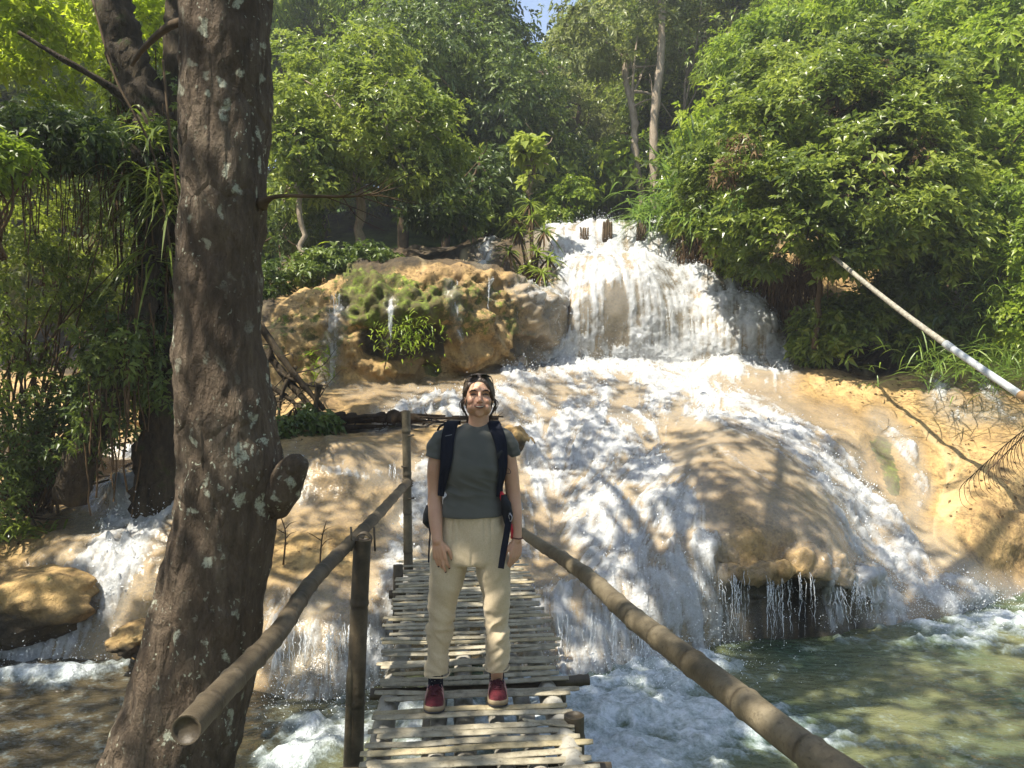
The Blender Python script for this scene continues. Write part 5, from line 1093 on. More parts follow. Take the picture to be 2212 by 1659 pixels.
# cross poles and short support posts
def bpart(name, pts, rad_, mat, seed, sp_=.3, label=None, **kw):
    q = bamboo([np.array(p_) - o for p_ in pts], rad_, sp_, 20, seed=seed, **kw).build(name, mat); q.parent = br
    if label: q['label'] = label
    return q
bpart('cross_pole', [PV(800, 1500, 4.05), PV(1010, 1490, 4.1), PV(1272, 1468, 4.2)], .030, M_BAM_D, 601)
bpart('cross_pole', [deck(6.3, -.6, -.17), deck(6.35, .6, -.17)], .035, M_BAM_D, 602)
bpart('cross_pole', [deck(3.45, -.62, -.17), deck(3.5, .62, -.17)], .04, M_BAM_D, 606)
bpart('support_post', [PV(1213, 1470, 4.2), PV(1212, 1640, 4.2), PV(1212, 1900, 4.2)], .024, M_BAM_D, 603)
bpart('support_post', [PV(1240, 1545, 3.62), PV(1238, 1700, 3.62), PV(1234, 2000, 3.62)], .048, M_BAM_D, 604, label='thick dark post stump at the right edge of the deck')
bpart('support_post', [PV(860, 1220, 6.3), PV(860, 1500, 6.2)], .04, M_BAM_D, 605)
# rail posts
bpart('rail_post', [PV(877, 888, 6.55), PV(879, 1040, 6.55), PV(883, 1240, 6.55)], [.037, .036, .040], M_BAM_G, 610, .38, 'tall far left post of greenish bamboo with side-branch stubs')
for px, py, s_ in [(889, 942, 1), (872, 1010, -1), (890, 1078, 1)]:
    m = MB(); a_ = np.array(PV(px, py, 6.52)) - o; m.tube(np.array([a_ - np.array([s_ * .03, 0, 0]), a_ + np.array([s_ * .02, 0, .01])]), .009, 7); q = m.build('branch_stub', M_BAM_D); q.parent = br
bpart('rail_post', [PV(783, 1165, 4.4), PV(776, 1400, 4.4), PV(768, 1659, 4.4), PV(762, 1880, 4.4)], [.050, .052, .056], M_BAM_D, 611, .52, 'thick near left post, dark with a split pale side')
m = MB(); V, F = tube(spline([PV(757, 1425, 4.36), PV(754, 1560, 4.36), PV(750, 1700, 4.36), PV(748, 1880, 4.36)], 30) - o, np.interp(np.linspace(0, 1, 30), [0, .08, 1], [.006, .022, .03]), 8); m.add(V, F, node=np.zeros(len(V)), hollow=np.zeros(len(V))); q = m.build('split_strip', M_BAM_G); q.parent = br
for px in (758, 808):
    m = MB(); V, F = tube(np.array([PV(px, 1138, 4.33), PV(px + 2, 1190, 4.33)]) - o, .006, 6); m.add(V, F, node=V[:, 0] * 0, hollow=V[:, 0] * 0); q = m.build('lashing_peg', M_BAM_D); q.parent = br
# rails
bpart('handrail', [PV(402, 1577, 2.12), PV(520, 1462, 2.55), PV(632, 1358, 3.1), PV(700, 1258, 3.7), PV(785, 1160, 4.45), PV(835, 1100, 5.2), PV(880, 1042, 6.5)], [.041, .040, .037, .035, .033, .034], M_BAM_D, 620, .235, 'left handrail of crooked dark bamboo with an open end', swell=.11)
bpart('handrail', [PV(1860, 1700, 1.62), PV(1700, 1592, 1.84), PV(1500, 1440, 2.28), PV(1330, 1312, 2.95), PV(1200, 1210, 4.1), PV(1128, 1150, 5.6)], [.040, .039, .037, .036, .035], M_BAM_G, 621, .27, 'right handrail of weathered brown bamboo')
# lashings
def lash(c, ax, rad_, name='lashing'):
    m = MB(); ax = unit(np.array(ax, float)); ref = np.cross(ax, [0, 0, 1.]); ref = unit(ref); b = np.cross(ax, ref); th = np.linspace(0, 6 * np.pi, 70)
    sp = np.array(c)[None] - o + ax * (np.linspace(-.03, .03, 70))[:, None] + (np.cos(th)[:, None] * ref + np.sin(th)[:, None] * b) * rad_; V, F = tube(sp, .005, 5); m.add(V, F, node=V[:, 0] * 0, hollow=V[:, 0] * 0); q = m.build(name, M_BAM_D); q.parent = br
lash(PV(785, 1168, 4.43), np.array(PV(835, 1100, 5.2)) - np.array(PV(785, 1160, 4.45)), .044); lash(PV(880, 1042, 6.52), (.1, 0, 1), .046)
# ---------------- the hiker ----------------
HY = 3.87; K = HY / F_PX
def W2(px, py, Y=HY): return P(px, py, Y)
def remesh(mb, voxel, it=4, factor=.5):
    o_ = mb.build('tmp', None); m_ = o_.modifiers.new('r', 'REMESH'); m_.mode = 'VOXEL'; m_.voxel_size = voxel
    if it: s_ = o_.modifiers.new('s', 'SMOOTH'); s_.iterations = it; s_.factor = factor
    dg = bpy.context.evaluated_depsgraph_get(); dg.update(); e = o_.evaluated_get(dg); me = bpy.data.meshes.new_from_object(e)
    V = np.empty(len(me.vertices) * 3, np.float32); me.vertices.foreach_get('co', V); V = V.reshape(-1, 3).astype(float)
    ls = np.empty(len(me.loops), np.int32); me.loops.foreach_get('vertex_index', ls); tot = np.empty(len(me.polygons), np.int32); me.polygons.foreach_get('loop_total', tot); st = np.concatenate([[0], np.cumsum(tot)[:-1]])
    Fs = []
    for k in (4, 3):
        w = np.where(tot == k)[0]
        if len(w): Fs.append(ls[st[w][:, None] + np.arange(k)])
    old = o_.data; bpy.data.objects.remove(o_); bpy.data.meshes.remove(old); bpy.data.meshes.remove(me)
    return V, Fs
def vnorm(V, Fs):
    N = np.zeros_like(V)
    for F in Fs:
        n = np.cross(V[F[:, 1]] - V[F[:, 0]], V[F[:, 2]] - V[F[:, 0]])
        for k in range(F.shape[1]): np.add.at(N, F[:, k], n)
    return unit(N)
def loft(m, secs, n=40, seg=36, sup=2.0):
    """horizontal superellipse rings: (cx, cy, z, rx, ry)"""
    S = spline(np.array(secs, float), n); a = np.linspace(0, 2 * np.pi, seg, endpoint=False); ca, sa = np.cos(a), np.sin(a)
    u = np.sign(ca) * np.abs(ca) ** (2 / sup); v = np.sign(sa) * np.abs(sa) ** (2 / sup)
    V = np.stack([S[:, 0, None] + S[:, 3, None] * u, S[:, 1, None] + S[:, 4, None] * v, S[:, 2, None] + 0 * u], -1).reshape(-1, 3)
    i, j = np.meshgrid(np.arange(n - 1), np.arange(seg), indexing='ij'); j2 = (j + 1) % seg
    F = np.stack([i * seg + j, i * seg + j2, (i + 1) * seg + j2, (i + 1) * seg + j], -1).reshape(-1, 4)
    if S[-1, 2] < S[0, 2]: F = F[:, ::-1]
    V = np.vstack([V, S[0, :3], S[-1, :3]]); c0 = n * seg; j = np.arange(seg); up = S[-1, 2] > S[0, 2]
    T0 = np.stack([np.full(seg, c0), (j + 1) % seg, j], -1); T1 = np.stack([np.full(seg, c0 + 1), (n - 1) * seg + j, (n - 1) * seg + (j + 1) % seg], -1)
    if not up: T0, T1 = T0[:, ::-1], T1[:, ::-1]
    m.add(V, [F, T0, T1])
def cap(m, pts, rads, n=14, seg=14):
    pts = np.array(pts, float); sp = spline(pts, n) if len(pts) > 2 else np.linspace(pts[0], pts[1], n); rr = np.interp(np.linspace(0, 1, n), np.linspace(0, 1, len(rads)), rads)
    t0 = unit(sp[1] - sp[0]); t1 = unit(sp[-1] - sp[-2])
    A = [sp[0] - t0 * rads[0] * s_ for s_ in (.95, .75, .4)]; B = [sp[-1] + t1 * rads[-1] * s_ for s_ in (.4, .75, .95)]
    sp = np.vstack([A, sp, B]); rr = np.concatenate([rads[0] * np.array([.3, .66, .92]), rr, rads[-1] * np.array([.92, .66, .3])])
    V, F = tube(sp, rr, seg); m.add(V, F)
def ell(m, c, r_, seg=24):
    a, b = np.meshgrid(np.linspace(.06, np.pi - .06, seg // 2), np.linspace(0, 2 * np.pi, seg, endpoint=False), indexing='ij'); n = seg // 2
    V = np.stack([np.sin(a) * np.cos(b) * r_[0], np.sin(a) * np.sin(b) * r_[1], np.cos(a) * r_[2]], -1).reshape(-1, 3) + np.array(c)
    i, j = np.meshgrid(np.arange(n - 1), np.arange(seg), indexing='ij'); j2 = (j + 1) % seg; F = np.stack([i * seg + j, (i + 1) * seg + j, (i + 1) * seg + j2, i * seg + j2], -1).reshape(-1, 4)
    V = np.vstack([V, np.array(c) + [0, 0, r_[2]], np.array(c) - [0, 0, r_[2]]]); j = np.arange(seg); T = np.vstack([np.stack([np.full(seg, n * seg), j, (j + 1) % seg], -1), np.stack([np.full(seg, n * seg + 1), (n - 1) * seg + (j + 1) % seg, (n - 1) * seg + j], -1)])
    m.add(V, [F, T])
# --- head frame: x image right, f towards the camera, z up, origin between the eyes' line and skull centre
HC = W2(1034.5, 852.6, HY); HC[1] = HY
cyaw, syaw = math.cos(R(5)), math.sin(R(5)); ctl, stl = math.cos(R(5)), math.sin(R(5))
def hd(x, f, z):
    """head local -> world, chin lifted a little and face turned slightly to the image right"""
    x, f, z = np.broadcast_arrays(*[np.asarray(v, float) for v in (x, f, z)])
    f1 = f * ctl - z * stl * -1 * -1; z1 = z * ctl + f * stl
    f1 = f * ctl - z * stl
    x2 = x * cyaw + f1 * syaw; f2 = f1 * cyaw - x * syaw
    return np.stack([HC[0] + x2, HC[1] - f2, HC[2] + z1 - .004], -1)
hm = MB()
def hell(c, r_): 
    q = MB(); ell(q, (0, 0, 0), r_); V = q.V[0]; hm.add(hd(V[:, 0] + c[0], -(-V[:, 1]) + c[1], V[:, 2] + c[2])[:, :], [f[:, ::-1] for f in q.F])
def hcap(p, r_): cap(hm, [hd(*q) for q in p], r_, 8, 12)
hell((0, -.022, .008), (.069, .090, .088))
hell((0, .016, -.036), (.058, .062, .070)); hell((0, .022, .025), (.056, .056, .05))
hell((0, .034, -.084), (.027, .032, .024)); hell((0, .046, -.096), (.018, .018, .014))
for s in (-1, 1):
    hell((s * .036, .040, -.030), (.025, .030, .024)); hell((s * .030, .046, -.062), (.022, .024, .022)); hell((s * .042, .016, -.066), (.020, .034, .030))
    hcap([(s * .008, .072, .020), (s * .026, .071, .024), (s * .046, .056, .018)], [.008, .010, .008])
    hell((s * .069, -.010, -.018), (.009, .018, .030)); hell((s * .011, .087, -.036), (.0075, .009, .0065))
hcap([(0, .072, .012), (0, .086, -.012), (0, .097, -.029)], [.0075, .0085, .0105])
hell((0, .066, -.050), (.024, .022, .016))
# neck
cap(hm, [W2(1034, 880, HY + .01), W2(1034, 905, HY + .015), W2(1033, 940, HY + .03)], [.050, .051, .060], 12, 24)
# torso under the shirt and legs inside the trousers, all one skin
def zz(py, Y=HY): return float(P(0, py, Y)[2])
def xx(px, Y=HY): return float(P(px, 0, Y)[0])
loft(hm, [(xx(1030), HY + .03, zz(925), .11, .06), (xx(1028), HY + .02, zz(945), .16, .08), (xx(1025), HY, zz(1010), .135, .085), (xx(1021), HY, zz(1075), .12, .08), (xx(1022), HY + .01, zz(1140), .145, .09), (xx(1020), HY + .01, zz(1190), .14, .085)])
LEG = [((972, 1190, HY + .01), (953, 1330, HY - .01), (945, 1420, HY + .02), (941, 1483, 3.90)), ((1068, 1190, HY + .01), (1074, 1330, HY - .01), (1074, 1420, HY + .03), (1073, 1474, 3.97))]
for q in LEG: cap(hm, [W2(*p_) for p_ in q], [.068, .044, .036, .030], 20, 18)
for q, ty in ((0, 3.72), (1, 3.79)): 
    a_ = W2(*LEG[q][3]); cap(hm, [a_, a_ + np.array([0, -.02, -.03]), np.array([a_[0] - .004 + .006 * q, ty + .09, .05])], [.030, .030, .018], 8, 12)
# arms
ARM = [((958, 952, HY + .01), (940, 1000, HY + .0), (940, 1065, HY + .01), (940, 1110, HY - .045), (945, 1168, HY - .115)), ((1084, 952, HY + .01), (1101, 1000, HY + .01), (1108, 1065, HY + .02), (1112, 1110, HY), (1116, 1165, HY - .03))]
for q in ARM: cap(hm, [W2(*p_) for p_ in q], [.036, .0375, .0375, .0375, .0255], 26, 18)
def hand(m, w, d, s, n, curl, seed, thumb_in=.35):
    """w wrist, d towards the fingertips, s towards the thumb side, n palm normal (the way fingers curl)"""
    d, s, n = unit(np.array(d, float)), unit(np.array(s, float)), unit(np.array(n, float)); r = np.random.default_rng(seed); tips = []
    for k, (so, L, rad_) in enumerate([(.027, .066, .0082), (.009, .073, .0085), (-.009, .068, .0082), (-.026, .054, .0073)]):
        kn = w + d * (.088 - .004 * abs(k - 1)) + s * so; cap(m, [w + s * so * .55 + d * .004, w + d * .045 + s * so * .85 - n * .004, kn], [.0135, .0125, .0115], 8, 10)
        c1 = curl * (.5 + .12 * k) + r.normal(0, .05); a1 = unit(d * math.cos(c1) + n * math.sin(c1) + s * (so * 1.2)); p1 = kn + a1 * L * .46
        c2 = c1 + curl * .75; a2 = unit(d * math.cos(c2) + n * math.sin(c2)); p2 = p1 + a2 * L * .31; c3 = c2 + curl * .5; a3 = unit(d * math.cos(c3) + n * math.sin(c3)); p3 = p2 + a3 * L * .23
        cap(m, [kn, p1], [rad_ * 1.08, rad_], 5, 10); cap(m, [p1, p2], [rad_, rad_ * .9], 5, 10); cap(m, [p2, p3], [rad_ * .9, rad_ * .74], 4, 10); tips.append((p3, a3, rad_ * .74))
    b = w + d * .022 + s * .020 + n * .006; c = b + unit(d * .8 + s * .62 + n * .25) * .040; e = c + unit(d + s * .12 + n * .35) * .030; f = e + unit(d - s * .10 + n * .35) * .022
    cap(m, [b, c], [.0150, .0110], 6, 10); cap(m, [c, e], [.0105, .0095], 5, 10); cap(m, [e, f], [.0095, .0076], 4, 10); tips.append((f, unit(f - e), .0076)); return tips
hw0 = W2(*ARM[0][4]); hw1 = W2(*ARM[1][4])
tips0 = hand(hm, hw0, (.16, -.02, -1), (.90, -.30, .15), (.25, .85, 0), .34, 3)
tips1 = hand(hm, hw1, (-.10, -.05, -1), (-.80, -.60, 0), (-.55, .75, 0), .45, 4)
BV, BF = remesh(hm, .0032, 5, .5)
po_ = np.array([xx(1008), 3.86, .012])
t = NT('skin'); co = t.coord(); n1 = t.noise(co, 9, 4); n2 = t.noise(co, 120, 3)
red = t.attr('blush').outputs['Fac']
sk = t.mix(t.mrange(n1, .3, .7), (.46, .26, .165), (.55, .33, .22)); sk = t.mix(t.math('MULTIPLY', red, .35), sk, (.46, .15, .11)); sk = t.mix(t.math('MULTIPLY', t.mrange(n2, .55, .7), .15), sk, (.30, .15, .10))
M_SKIN = t.done(t.bsdf(sk, .5, .4, t.bump(n2, .15, .002), Subsurface_Weight=.12))
def gb(c, r_): return np.exp(-((BV - np.array(c)) ** 2).sum(1) / r_ ** 2)
bl = np.clip(gb(hd(-.036, .062, -.036), .022) * .8 + gb(hd(.036, .062, -.036), .022) * .8 + gb(hd(0, .10, -.03), .015) * .8 + sum(gb(tp[0], .016) for tp in tips0 + tips1) * .4, 0, 1)
person = mesh_np('person', BV, BF, M_SKIN, None, {'blush': bl}, origin=tuple(po_))
tag(person, 'smiling hiker in grey t-shirt and cream trousers standing on the bamboo footbridge', 'person')
def child(mb_or, name, mat, smooth=True, label=None, attrs=None, parent=None):
    parent = parent or person; off = np.array(parent.location)
    if isinstance(mb_or, MB): mb_or.V = [v - off for v in mb_or.V]; q = mb_or.build(name, mat, None, smooth)
    else: q = mesh_np(name, mb_or[0] - off, mb_or[1], mat, None, attrs, smooth)
    q.parent = parent
    if label: q['label'] = label
    return q
# --- t-shirt
m = MB()
loft(m, [(xx(1033), HY + .035, zz(913), .066, .050), (xx(1032), HY + .03, zz(920), .100, .066), (xx(1030), HY + .025, zz(931), .148, .084), (xx(1027), HY + .018, zz(945), .172, .098), (xx(1025), HY + .005, zz(975), .166, .118), (xx(1024), HY - .002, zz(1005), .160, .130), (xx(1021), HY, zz(1030), .150, .118),
         (xx(1018), HY, zz(1060), .143, .104), (xx(1019), HY, zz(1085), .148, .106), (xx(1020), HY, zz(1105), .156, .114), (xx(1020), HY, zz(1112), .157, .116)], 60, 48, 2.3)
for s in (-1, 1): ell(m, (xx(1026) + s * .066, HY - .068, zz(1008)), (.062, .056, .060))
cap(m, [W2(970, 940, HY + .02), W2(954, 947, HY + .01), W2(944, 963, HY + .005), W2(940, 986, HY)], [.046, .047, .048, .0485], 14, 24)
cap(m, [W2(1076, 940, HY + .02), W2(1091, 947, HY + .01), W2(1101, 963, HY + .01), W2(1107, 983, HY + .01)], [.046, .047, .047, .047], 14, 24)
SV, SF = remesh(m, .0055, 7)
# cut sleeve ends flat and let the neckline dip: done by displacement below
N = vnorm(SV, SF); zf = (SV[:, 2] - zz(1112)) / (zz(913) - zz(1112))
q = SV * np.array([3.2, 3.2, 11]) + np.stack([SV[:, 2] * 2, 0 * zf, SV[:, 0] * 3.5], -1)
fold = fbm(q, 1.0, 3, 5) * .011 * (1 - sstep(.45, .85, zf)) + fbm(q * .5 + 9, 1.0, 2, 6) * .008
ridge_ = -np.abs(fbm(SV * np.array([3, 3, 15]) + np.stack([0 * zf, 0 * zf, SV[:, 0] * 5], -1), 1, 2, 8)) * .030 * np.exp(-((zf - .30) / .17) ** 2)
slv = sstep(.15, .17, np.abs(SV[:, 0] - xx(1026))) * fbm(SV * np.array([4, 4, 9]), 3, 2, 9) * .008
SV = SV + N * (fold + ridge_ + slv)[:, None]
slz = np.where(SV[:, 0] < xx(960), zz(989), zz(987)) + (SV[:, 0] - np.where(SV[:, 0] < xx(960), xx(941), xx(1107))) * -.25 * np.sign(SV[:, 0] - xx(1026)) * -1
armv = (np.abs(SV[:, 0] - xx(1025)) > .150) & (SV[:, 2] < zz(965)) & (SV[:, 2] > zz(1025))
SV[:, 2] = np.where(armv, np.maximum(SV[:, 2], slz), SV[:, 2])
t = NT('tshirt_fabric'); co = t.coord(); M_SHIRT = t.done(t.bsdf(t.mix(t.mrange(t.noise(co, 6, 3), .3, .7), (.070, .073, .066), (.095, .098, .088)), .9, .15, t.bump(t.noise(co, 420, 3), .25, .001), Sheen_Weight=.25))
child((SV, SF), 'tshirt', M_SHIRT)
m = MB(); rg = hd(0, 0, 0) * 0; c = np.array([xx(1034), HY + .012, zz(919)]); th = np.linspace(0, 2 * np.pi, 49)[:-1]
nk = np.stack([c[0] + .068 * np.cos(th), c[1] - .060 * np.sin(th) + .012, c[2] - .020 * np.maximum(np.sin(th), 0) + .010 * np.maximum(-np.sin(th), 0)], -1)
nk = np.vstack([nk, nk[:2]]); m.tube(nk, .0075, 8, cap=False); child(m, 'collar', simple('collar_rib', (.055, .058, .052), .95))
def frontY(x, z, V=SV, rr=.02):
    d2 = (V[:, 0] - x) ** 2 + (V[:, 2] - z) ** 2; w = d2 < rr ** 2
    if not w.any(): w = d2 < (2.5 * rr) ** 2
    return V[w, 1].min() if w.any() else HY
# small dark bird-like emblem on the chest
bp = [(1072,972),(1077,975),(1081,972),(1085,968),(1088,972),(1084,977),(1081,981),(1079,987),(1075,984),(1074,978)]
V = []; 
for dy in (0, .0025):
    for p_ in bp: x_, z_ = xx(p_[0] - 1), zz(p_[1]); V.append((x_, frontY(x_, z_) - .0045 + dy, z_))
V = np.array(V); V = np.vstack([V, V[:10].mean(0)]); k = np.arange(10); k2 = (k + 1) % 10; m = MB(); m.add(V, [np.stack([k, k2, np.full(10, 20)], -1), np.stack([k, k + 10, k2 + 10, k2], -1)]); child(m, 'chest_emblem', simple('emblem_dark', (.012, .014, .016), .8))
# --- trousers
m = MB()
loft(m, [(xx(1020), HY + .004, zz(1098), .146, .102), (xx(1021), HY + .004, zz(1110), .153, .108), (xx(1022), HY + .006, zz(1135), .166, .116), (xx(1017), HY + .008, zz(1170), .186, .120), (xx(1014), HY + .008, zz(1198), .197, .118), (xx(1014), HY + .008, zz(1214), .190, .108)], 34, 48, 2.4)
LL = [((973,1190),(.092,.108)),((968,1230),(.094,.106)),((955,1290),(.078,.096)),((949,1340),(.071,.088)),((944,1400),(.065,.078)),((942,1440),(.0635,.074)),((942,1455),(.062,.071))]
RL = [((1060,1190),(.090,.108)),((1066,1230),(.085,.106)),((1071,1290),(.071,.096)),((1074,1340),(.0655,.088)),((1075,1400),(.062,.078)),((1074,1435),(.061,.074)),((1073,1447),(.060,.071))]
for L_, dy in ((LL, -.005), (RL, .02)): loft(m, [(xx(p_[0]), HY + .01 + dy * k / 6, zz(p_[1]), r_[0], r_[1]) for k, (p_, r_) in enumerate(L_)], 60, 40, 2.2)
TV_, TF_ = remesh(m, .0055, 7); N = vnorm(TV_, TF_); zf = (TV_[:, 2] - zz(1459)) / (zz(1098) - zz(1459)); side = np.sign(TV_[:, 0] - xx(1020))
q = np.stack([TV_[:, 0] * 5 * side + TV_[:, 2] * 4, TV_[:, 1] * 4, TV_[:, 2] * 9 - TV_[:, 0] * side * 7], -1)
low = sstep(.55, .10, zf); d = fbm(q, 1, 3, 15) * (.010 + .018 * low) - np.abs(fbm(q * 1.3 + 5, 1, 2, 16)) * .022 * np.exp(-((zf - .30) / .13) ** 2) 
# front pleats and centre seam
for px in (975, 990, 1062, 1048): d = d - .006 * np.exp(-((TV_[:, 0] - xx(px)) / .006) ** 2) * sstep(.70, .92, zf) * (TV_[:, 1] < HY)
d = d - .005 * np.exp(-((TV_[:, 0] - xx(1020)) / .004) ** 2) * sstep(.66, .72, zf) * (TV_[:, 1] < HY)
d = d + fbm(TV_ * np.array([7, 5, 2.2]), 1, 3, 18) * .018 * sstep(.3, .8, zf)
TV_ = TV_ + N * np.clip(d, -.013, .03)[:, None]
t = NT('trouser_linen'); co = t.coord(); wv = t.noise(t.mapping(co, (1, 1, 6)), 90, 4, .7); wv2 = t.noise(t.mapping(co, (7, 7, 1)), 60, 4, .7); tn = t.math('ADD', t.math('MULTIPLY', wv, .5), t.math('MULTIPLY', wv2, .5))
M_TR = t.done(t.bsdf(t.mix(t.mrange(tn, .38, .62), (.43, .35, .225), (.55, .455, .315)), .92, .15, t.bump(tn, .3, .002), Sheen_Weight=.2)); child((TV_, TF_), 'trousers', M_TR)
for cc, rr_ in ((LL[-1], .0635), (RL[-1], .0615)):
    m = MB()
    th = np.linspace(0, 2 * np.pi, 41); c = np.array([xx(cc[0][0]), HY + (.005 if cc is LL[-1] else .03), zz(cc[0][1] - 1)]); m.tube(np.stack([c[0] + rr_ * .985 * np.cos(th), c[1] + .073 * np.sin(th), c[2] + 0 * th + .003 * np.sin(3 * th)], -1), .004, 7, cap=False); child(m, 'hem', M_TR)
# --- socks and trainers
t = NT('sock_dotted'); v = t.vor(t.coord(), 95); M_SOCK = t.done(t.bsdf(t.mix(t.mrange(v, .2, .14), (.012, .013, .022), (.5, .5, .45)), .95, .1))
M_SHOE = simple('shoe_red_mesh', (.095, .012, .018), .75, .3, 60, .35, .5, 260); M_SOLE = simple('shoe_sole_cream', (.24, .185, .115), .7, .3, 20, .15); M_OUT = simple('outsole_dark', (.03, .03, .035), .8); M_LACE = simple('lace_dark_red', (.07, .012, .020), .8); M_LOGO = simple('shoe_side_pattern', (.45, .25, .24), .6)
for q, (cx0, toeY, pxs, toes) in enumerate(((LEG[0], 3.672, 937, -.10), (LEG[1], 3.742, 1076, .10))):
    a_ = W2(*cx0[3]); m = MB(); hx_ = a_[0] + (.001 if q else .0)
    cap(m, [a_ + np.array([0, .0, .075]), a_ + np.array([0, 0, .03]), a_ + np.array([0, 0, -.05])], [.039, .038, .039], 10, 22); child(m, 'sock', M_SOCK)
    tx = float(P(pxs, 1540, toeY)[0]); heelY = toeY + .275; z0 = .014
    def sh(s_): return tx + (hx_ - tx) * min(1, s_ * 1.25)     # centre line from toe (0) to heel (1)
    prof = [(0.0, .020, .034), (.04, .035, .044), (.12, .044, .052), (.25, .047, .056), (.40, .046, .058), (.52, .042, .062), (.64, .0395, .060), (.80, .038, .056), (.93, .035, .056), (1.0, .022, .050)]
    S = spline(np.array([(s_, w_, h_) for s_, w_, h_ in prof]), 44); seg = 26; a = np.linspace(0, np.pi, seg); V = []
    for s_, w_, h_ in S:
        c_ = sh(s_); V.append(np.stack([c_ + w_ * np.cos(a) * (1 - .10 * np.sin(a)), np.full(seg, toeY + .275 * s_) , z0 + .016 + (h_ - .010) * np.sin(a) ** .75], -1))
    V = np.array(V).reshape(-1, 3); i, j = np.meshgrid(np.arange(43), np.arange(seg - 1), indexing='ij'); F = np.stack([i * seg + j, i * seg + j + 1, (i + 1) * seg + j + 1, (i + 1) * seg + j], -1).reshape(-1, 4)
    V = V + fbm(V, 40, 2, 5)[:, None] * .0018; m = MB(); m.add(V, F); child(m, 'trainer_upper', M_SHOE)
    for nm, z1, z2, ex, mt in (('midsole', .007, .029, .0050, M_SOLE), ('outsole', -.002, .008, .003, M_OUT)):
        V = []; b = np.linspace(0, 2 * np.pi, 60, endpoint=False); 
        pts = []
        for sg in (1, -1):
            for s_ in (np.linspace(0, 1, 30) if sg == 1 else np.linspace(1, 0, 30)): w_ = np.interp(s_, S[:, 0], S[:, 1]) + ex; pts.append((sh(s_) + sg * w_, toeY + .275 * s_ - (ex if s_ < .02 else 0) + (ex if s_ > .98 else 0), s_))
        pts = np.array(pts); lift = .008 * np.clip(.12 - pts[:, 2], 0, 1) / .12
        rings = []
        for zq, sc in ((z1, .93), (z1 + .3 * (z2 - z1), 1.02), (z1 + .8 * (z2 - z1), 1.0), (z2, .93)):
            cc = pts[:, :2].mean(0); rings.append(np.stack([sh(.5) + (pts[:, 0] - sh(.5)) * sc, cc[1] + (pts[:, 1] - cc[1]) * (.98 if sc < 1 else 1), z0 + zq + lift], -1))
        V = np.array(rings).reshape(-1, 3); n_ = len(pts); i, j = np.meshgrid(np.arange(3), np.arange(n_), indexing='ij'); j2 = (j + 1) % n_; F = np.stack([i * n_ + j, i * n_ + j2, (i + 1) * n_ + j2, (i + 1) * n_ + j], -1).reshape(-1, 4)
        V = np.vstack([V, [[sh(.5), toeY + .14, z0 + z1], [sh(.5), toeY + .14, z0 + z2]]]); j = np.arange(n_); T = np.vstack([np.stack([np.full(n_, 4 * n_), (j + 1) % n_, j], -1), np.stack([np.full(n_, 4 * n_ + 1), 3 * n_ + j, 3 * n_ + (j + 1) % n_], -1)]); m = MB(); m.add(V, [F, T]); child(m, nm, mt)
    m = MB()
    for k in range(5):
        s_ = .27 + .075 * k; h_ = np.interp(s_, S[:, 0], S[:, 2]); w_ = .019; y_ = toeY + .275 * s_; zt = z0 + .010 + h_
        m.tube(spline([(sh(s_) - w_, y_, zt - .004), (sh(s_), y_ - .004, zt + .003), (sh(s_) + w_, y_, zt - .004)], 8), .0028, 6); m.tube(spline([(sh(s_) - w_, y_, zt - .004), (sh(s_), y_ + .008, zt + .004), (sh(s_) + w_, y_ + .018, zt + .003)], 8), .0024, 6)
    s_ = .56; y_ = toeY + .275 * s_; zt = z0 + .012 + np.interp(s_, S[:, 0], S[:, 2])
    for sg in (-1, 1): m.tube(spline([(sh(s_), y_, zt), (sh(s_) + sg * .020, y_ - .012, zt + .006), (sh(s_) + sg * .030, y_ - .018, zt - .008), (sh(s_) + sg * .012, y_ - .010, zt - .002)], 12), .0026, 6); m.tube(spline([(sh(s_), y_, zt), (sh(s_) + sg * .012, y_ - .020, zt + .001), (sh(s_) + sg * .016, y_ - .035, zt - .014)], 8), .0024, 6)
    child(m, 'laces', M_LACE)
    for sg in (-1, 1):
        m = MB()
        for k in range(3): s0 = .30 + .08 * k; m.tube(spline([(sh(s0) + sg * (np.interp(s0, S[:, 0], S[:, 1]) * .97 + .001), toeY + .275 * s0, z0 + .034), (sh(s0 + .06) + sg * (np.interp(s0 + .06, S[:, 0], S[:, 1]) * .93 + .001), toeY + .275 * (s0 + .06), z0 + .050 + .006 * k), (sh(s0 + .10) + sg * (np.interp(s0 + .1, S[:, 0], S[:, 1]) * .78), toeY + .275 * (s0 + .1), z0 + .066 + .008 * k)], 7), .0016, 5)
        child(m, 'side_trim', M_LOGO)
# --- face details: found on the skin by looking along the face direction
def face_f(x, z, lift=.0006):
    tgt = hd(x, 0, z); dirv = unit(hd(x, 1, z) - tgt); d = BV - tgt; al = d @ dirv; perp = np.linalg.norm(d - al[:, None] * dirv, axis=1); w = (perp < .0045) & (al > .02)
    return (al[w].max() if w.any() else .07) + lift
def strip(pts, wid, name, mat, lift=.0006, thick=.001, n=14, label=None):
    sp = spline(np.array([(p_[0], 0, p_[1]) for p_ in pts]), n); wv_ = np.interp(np.linspace(0, 1, n), np.linspace(0, 1, len(wid)), wid); m = MB(); V = []
    for (x_, _, z_), w_ in zip(sp, wv_):
        f_ = face_f(x_, z_, lift)
        for dz in (-1, 0, 1): V.append(hd(x_, f_ + (thick if dz == 0 else 0), z_ + dz * w_))
    V = np.array(V); k = np.arange(n - 1)[:, None] * 3; F = np.vstack([k + np.array([[0, 3, 4, 1]]), k + np.array([[1, 4, 5, 2]])]); m.add(V, F); return child(m, name, mat, label=label)
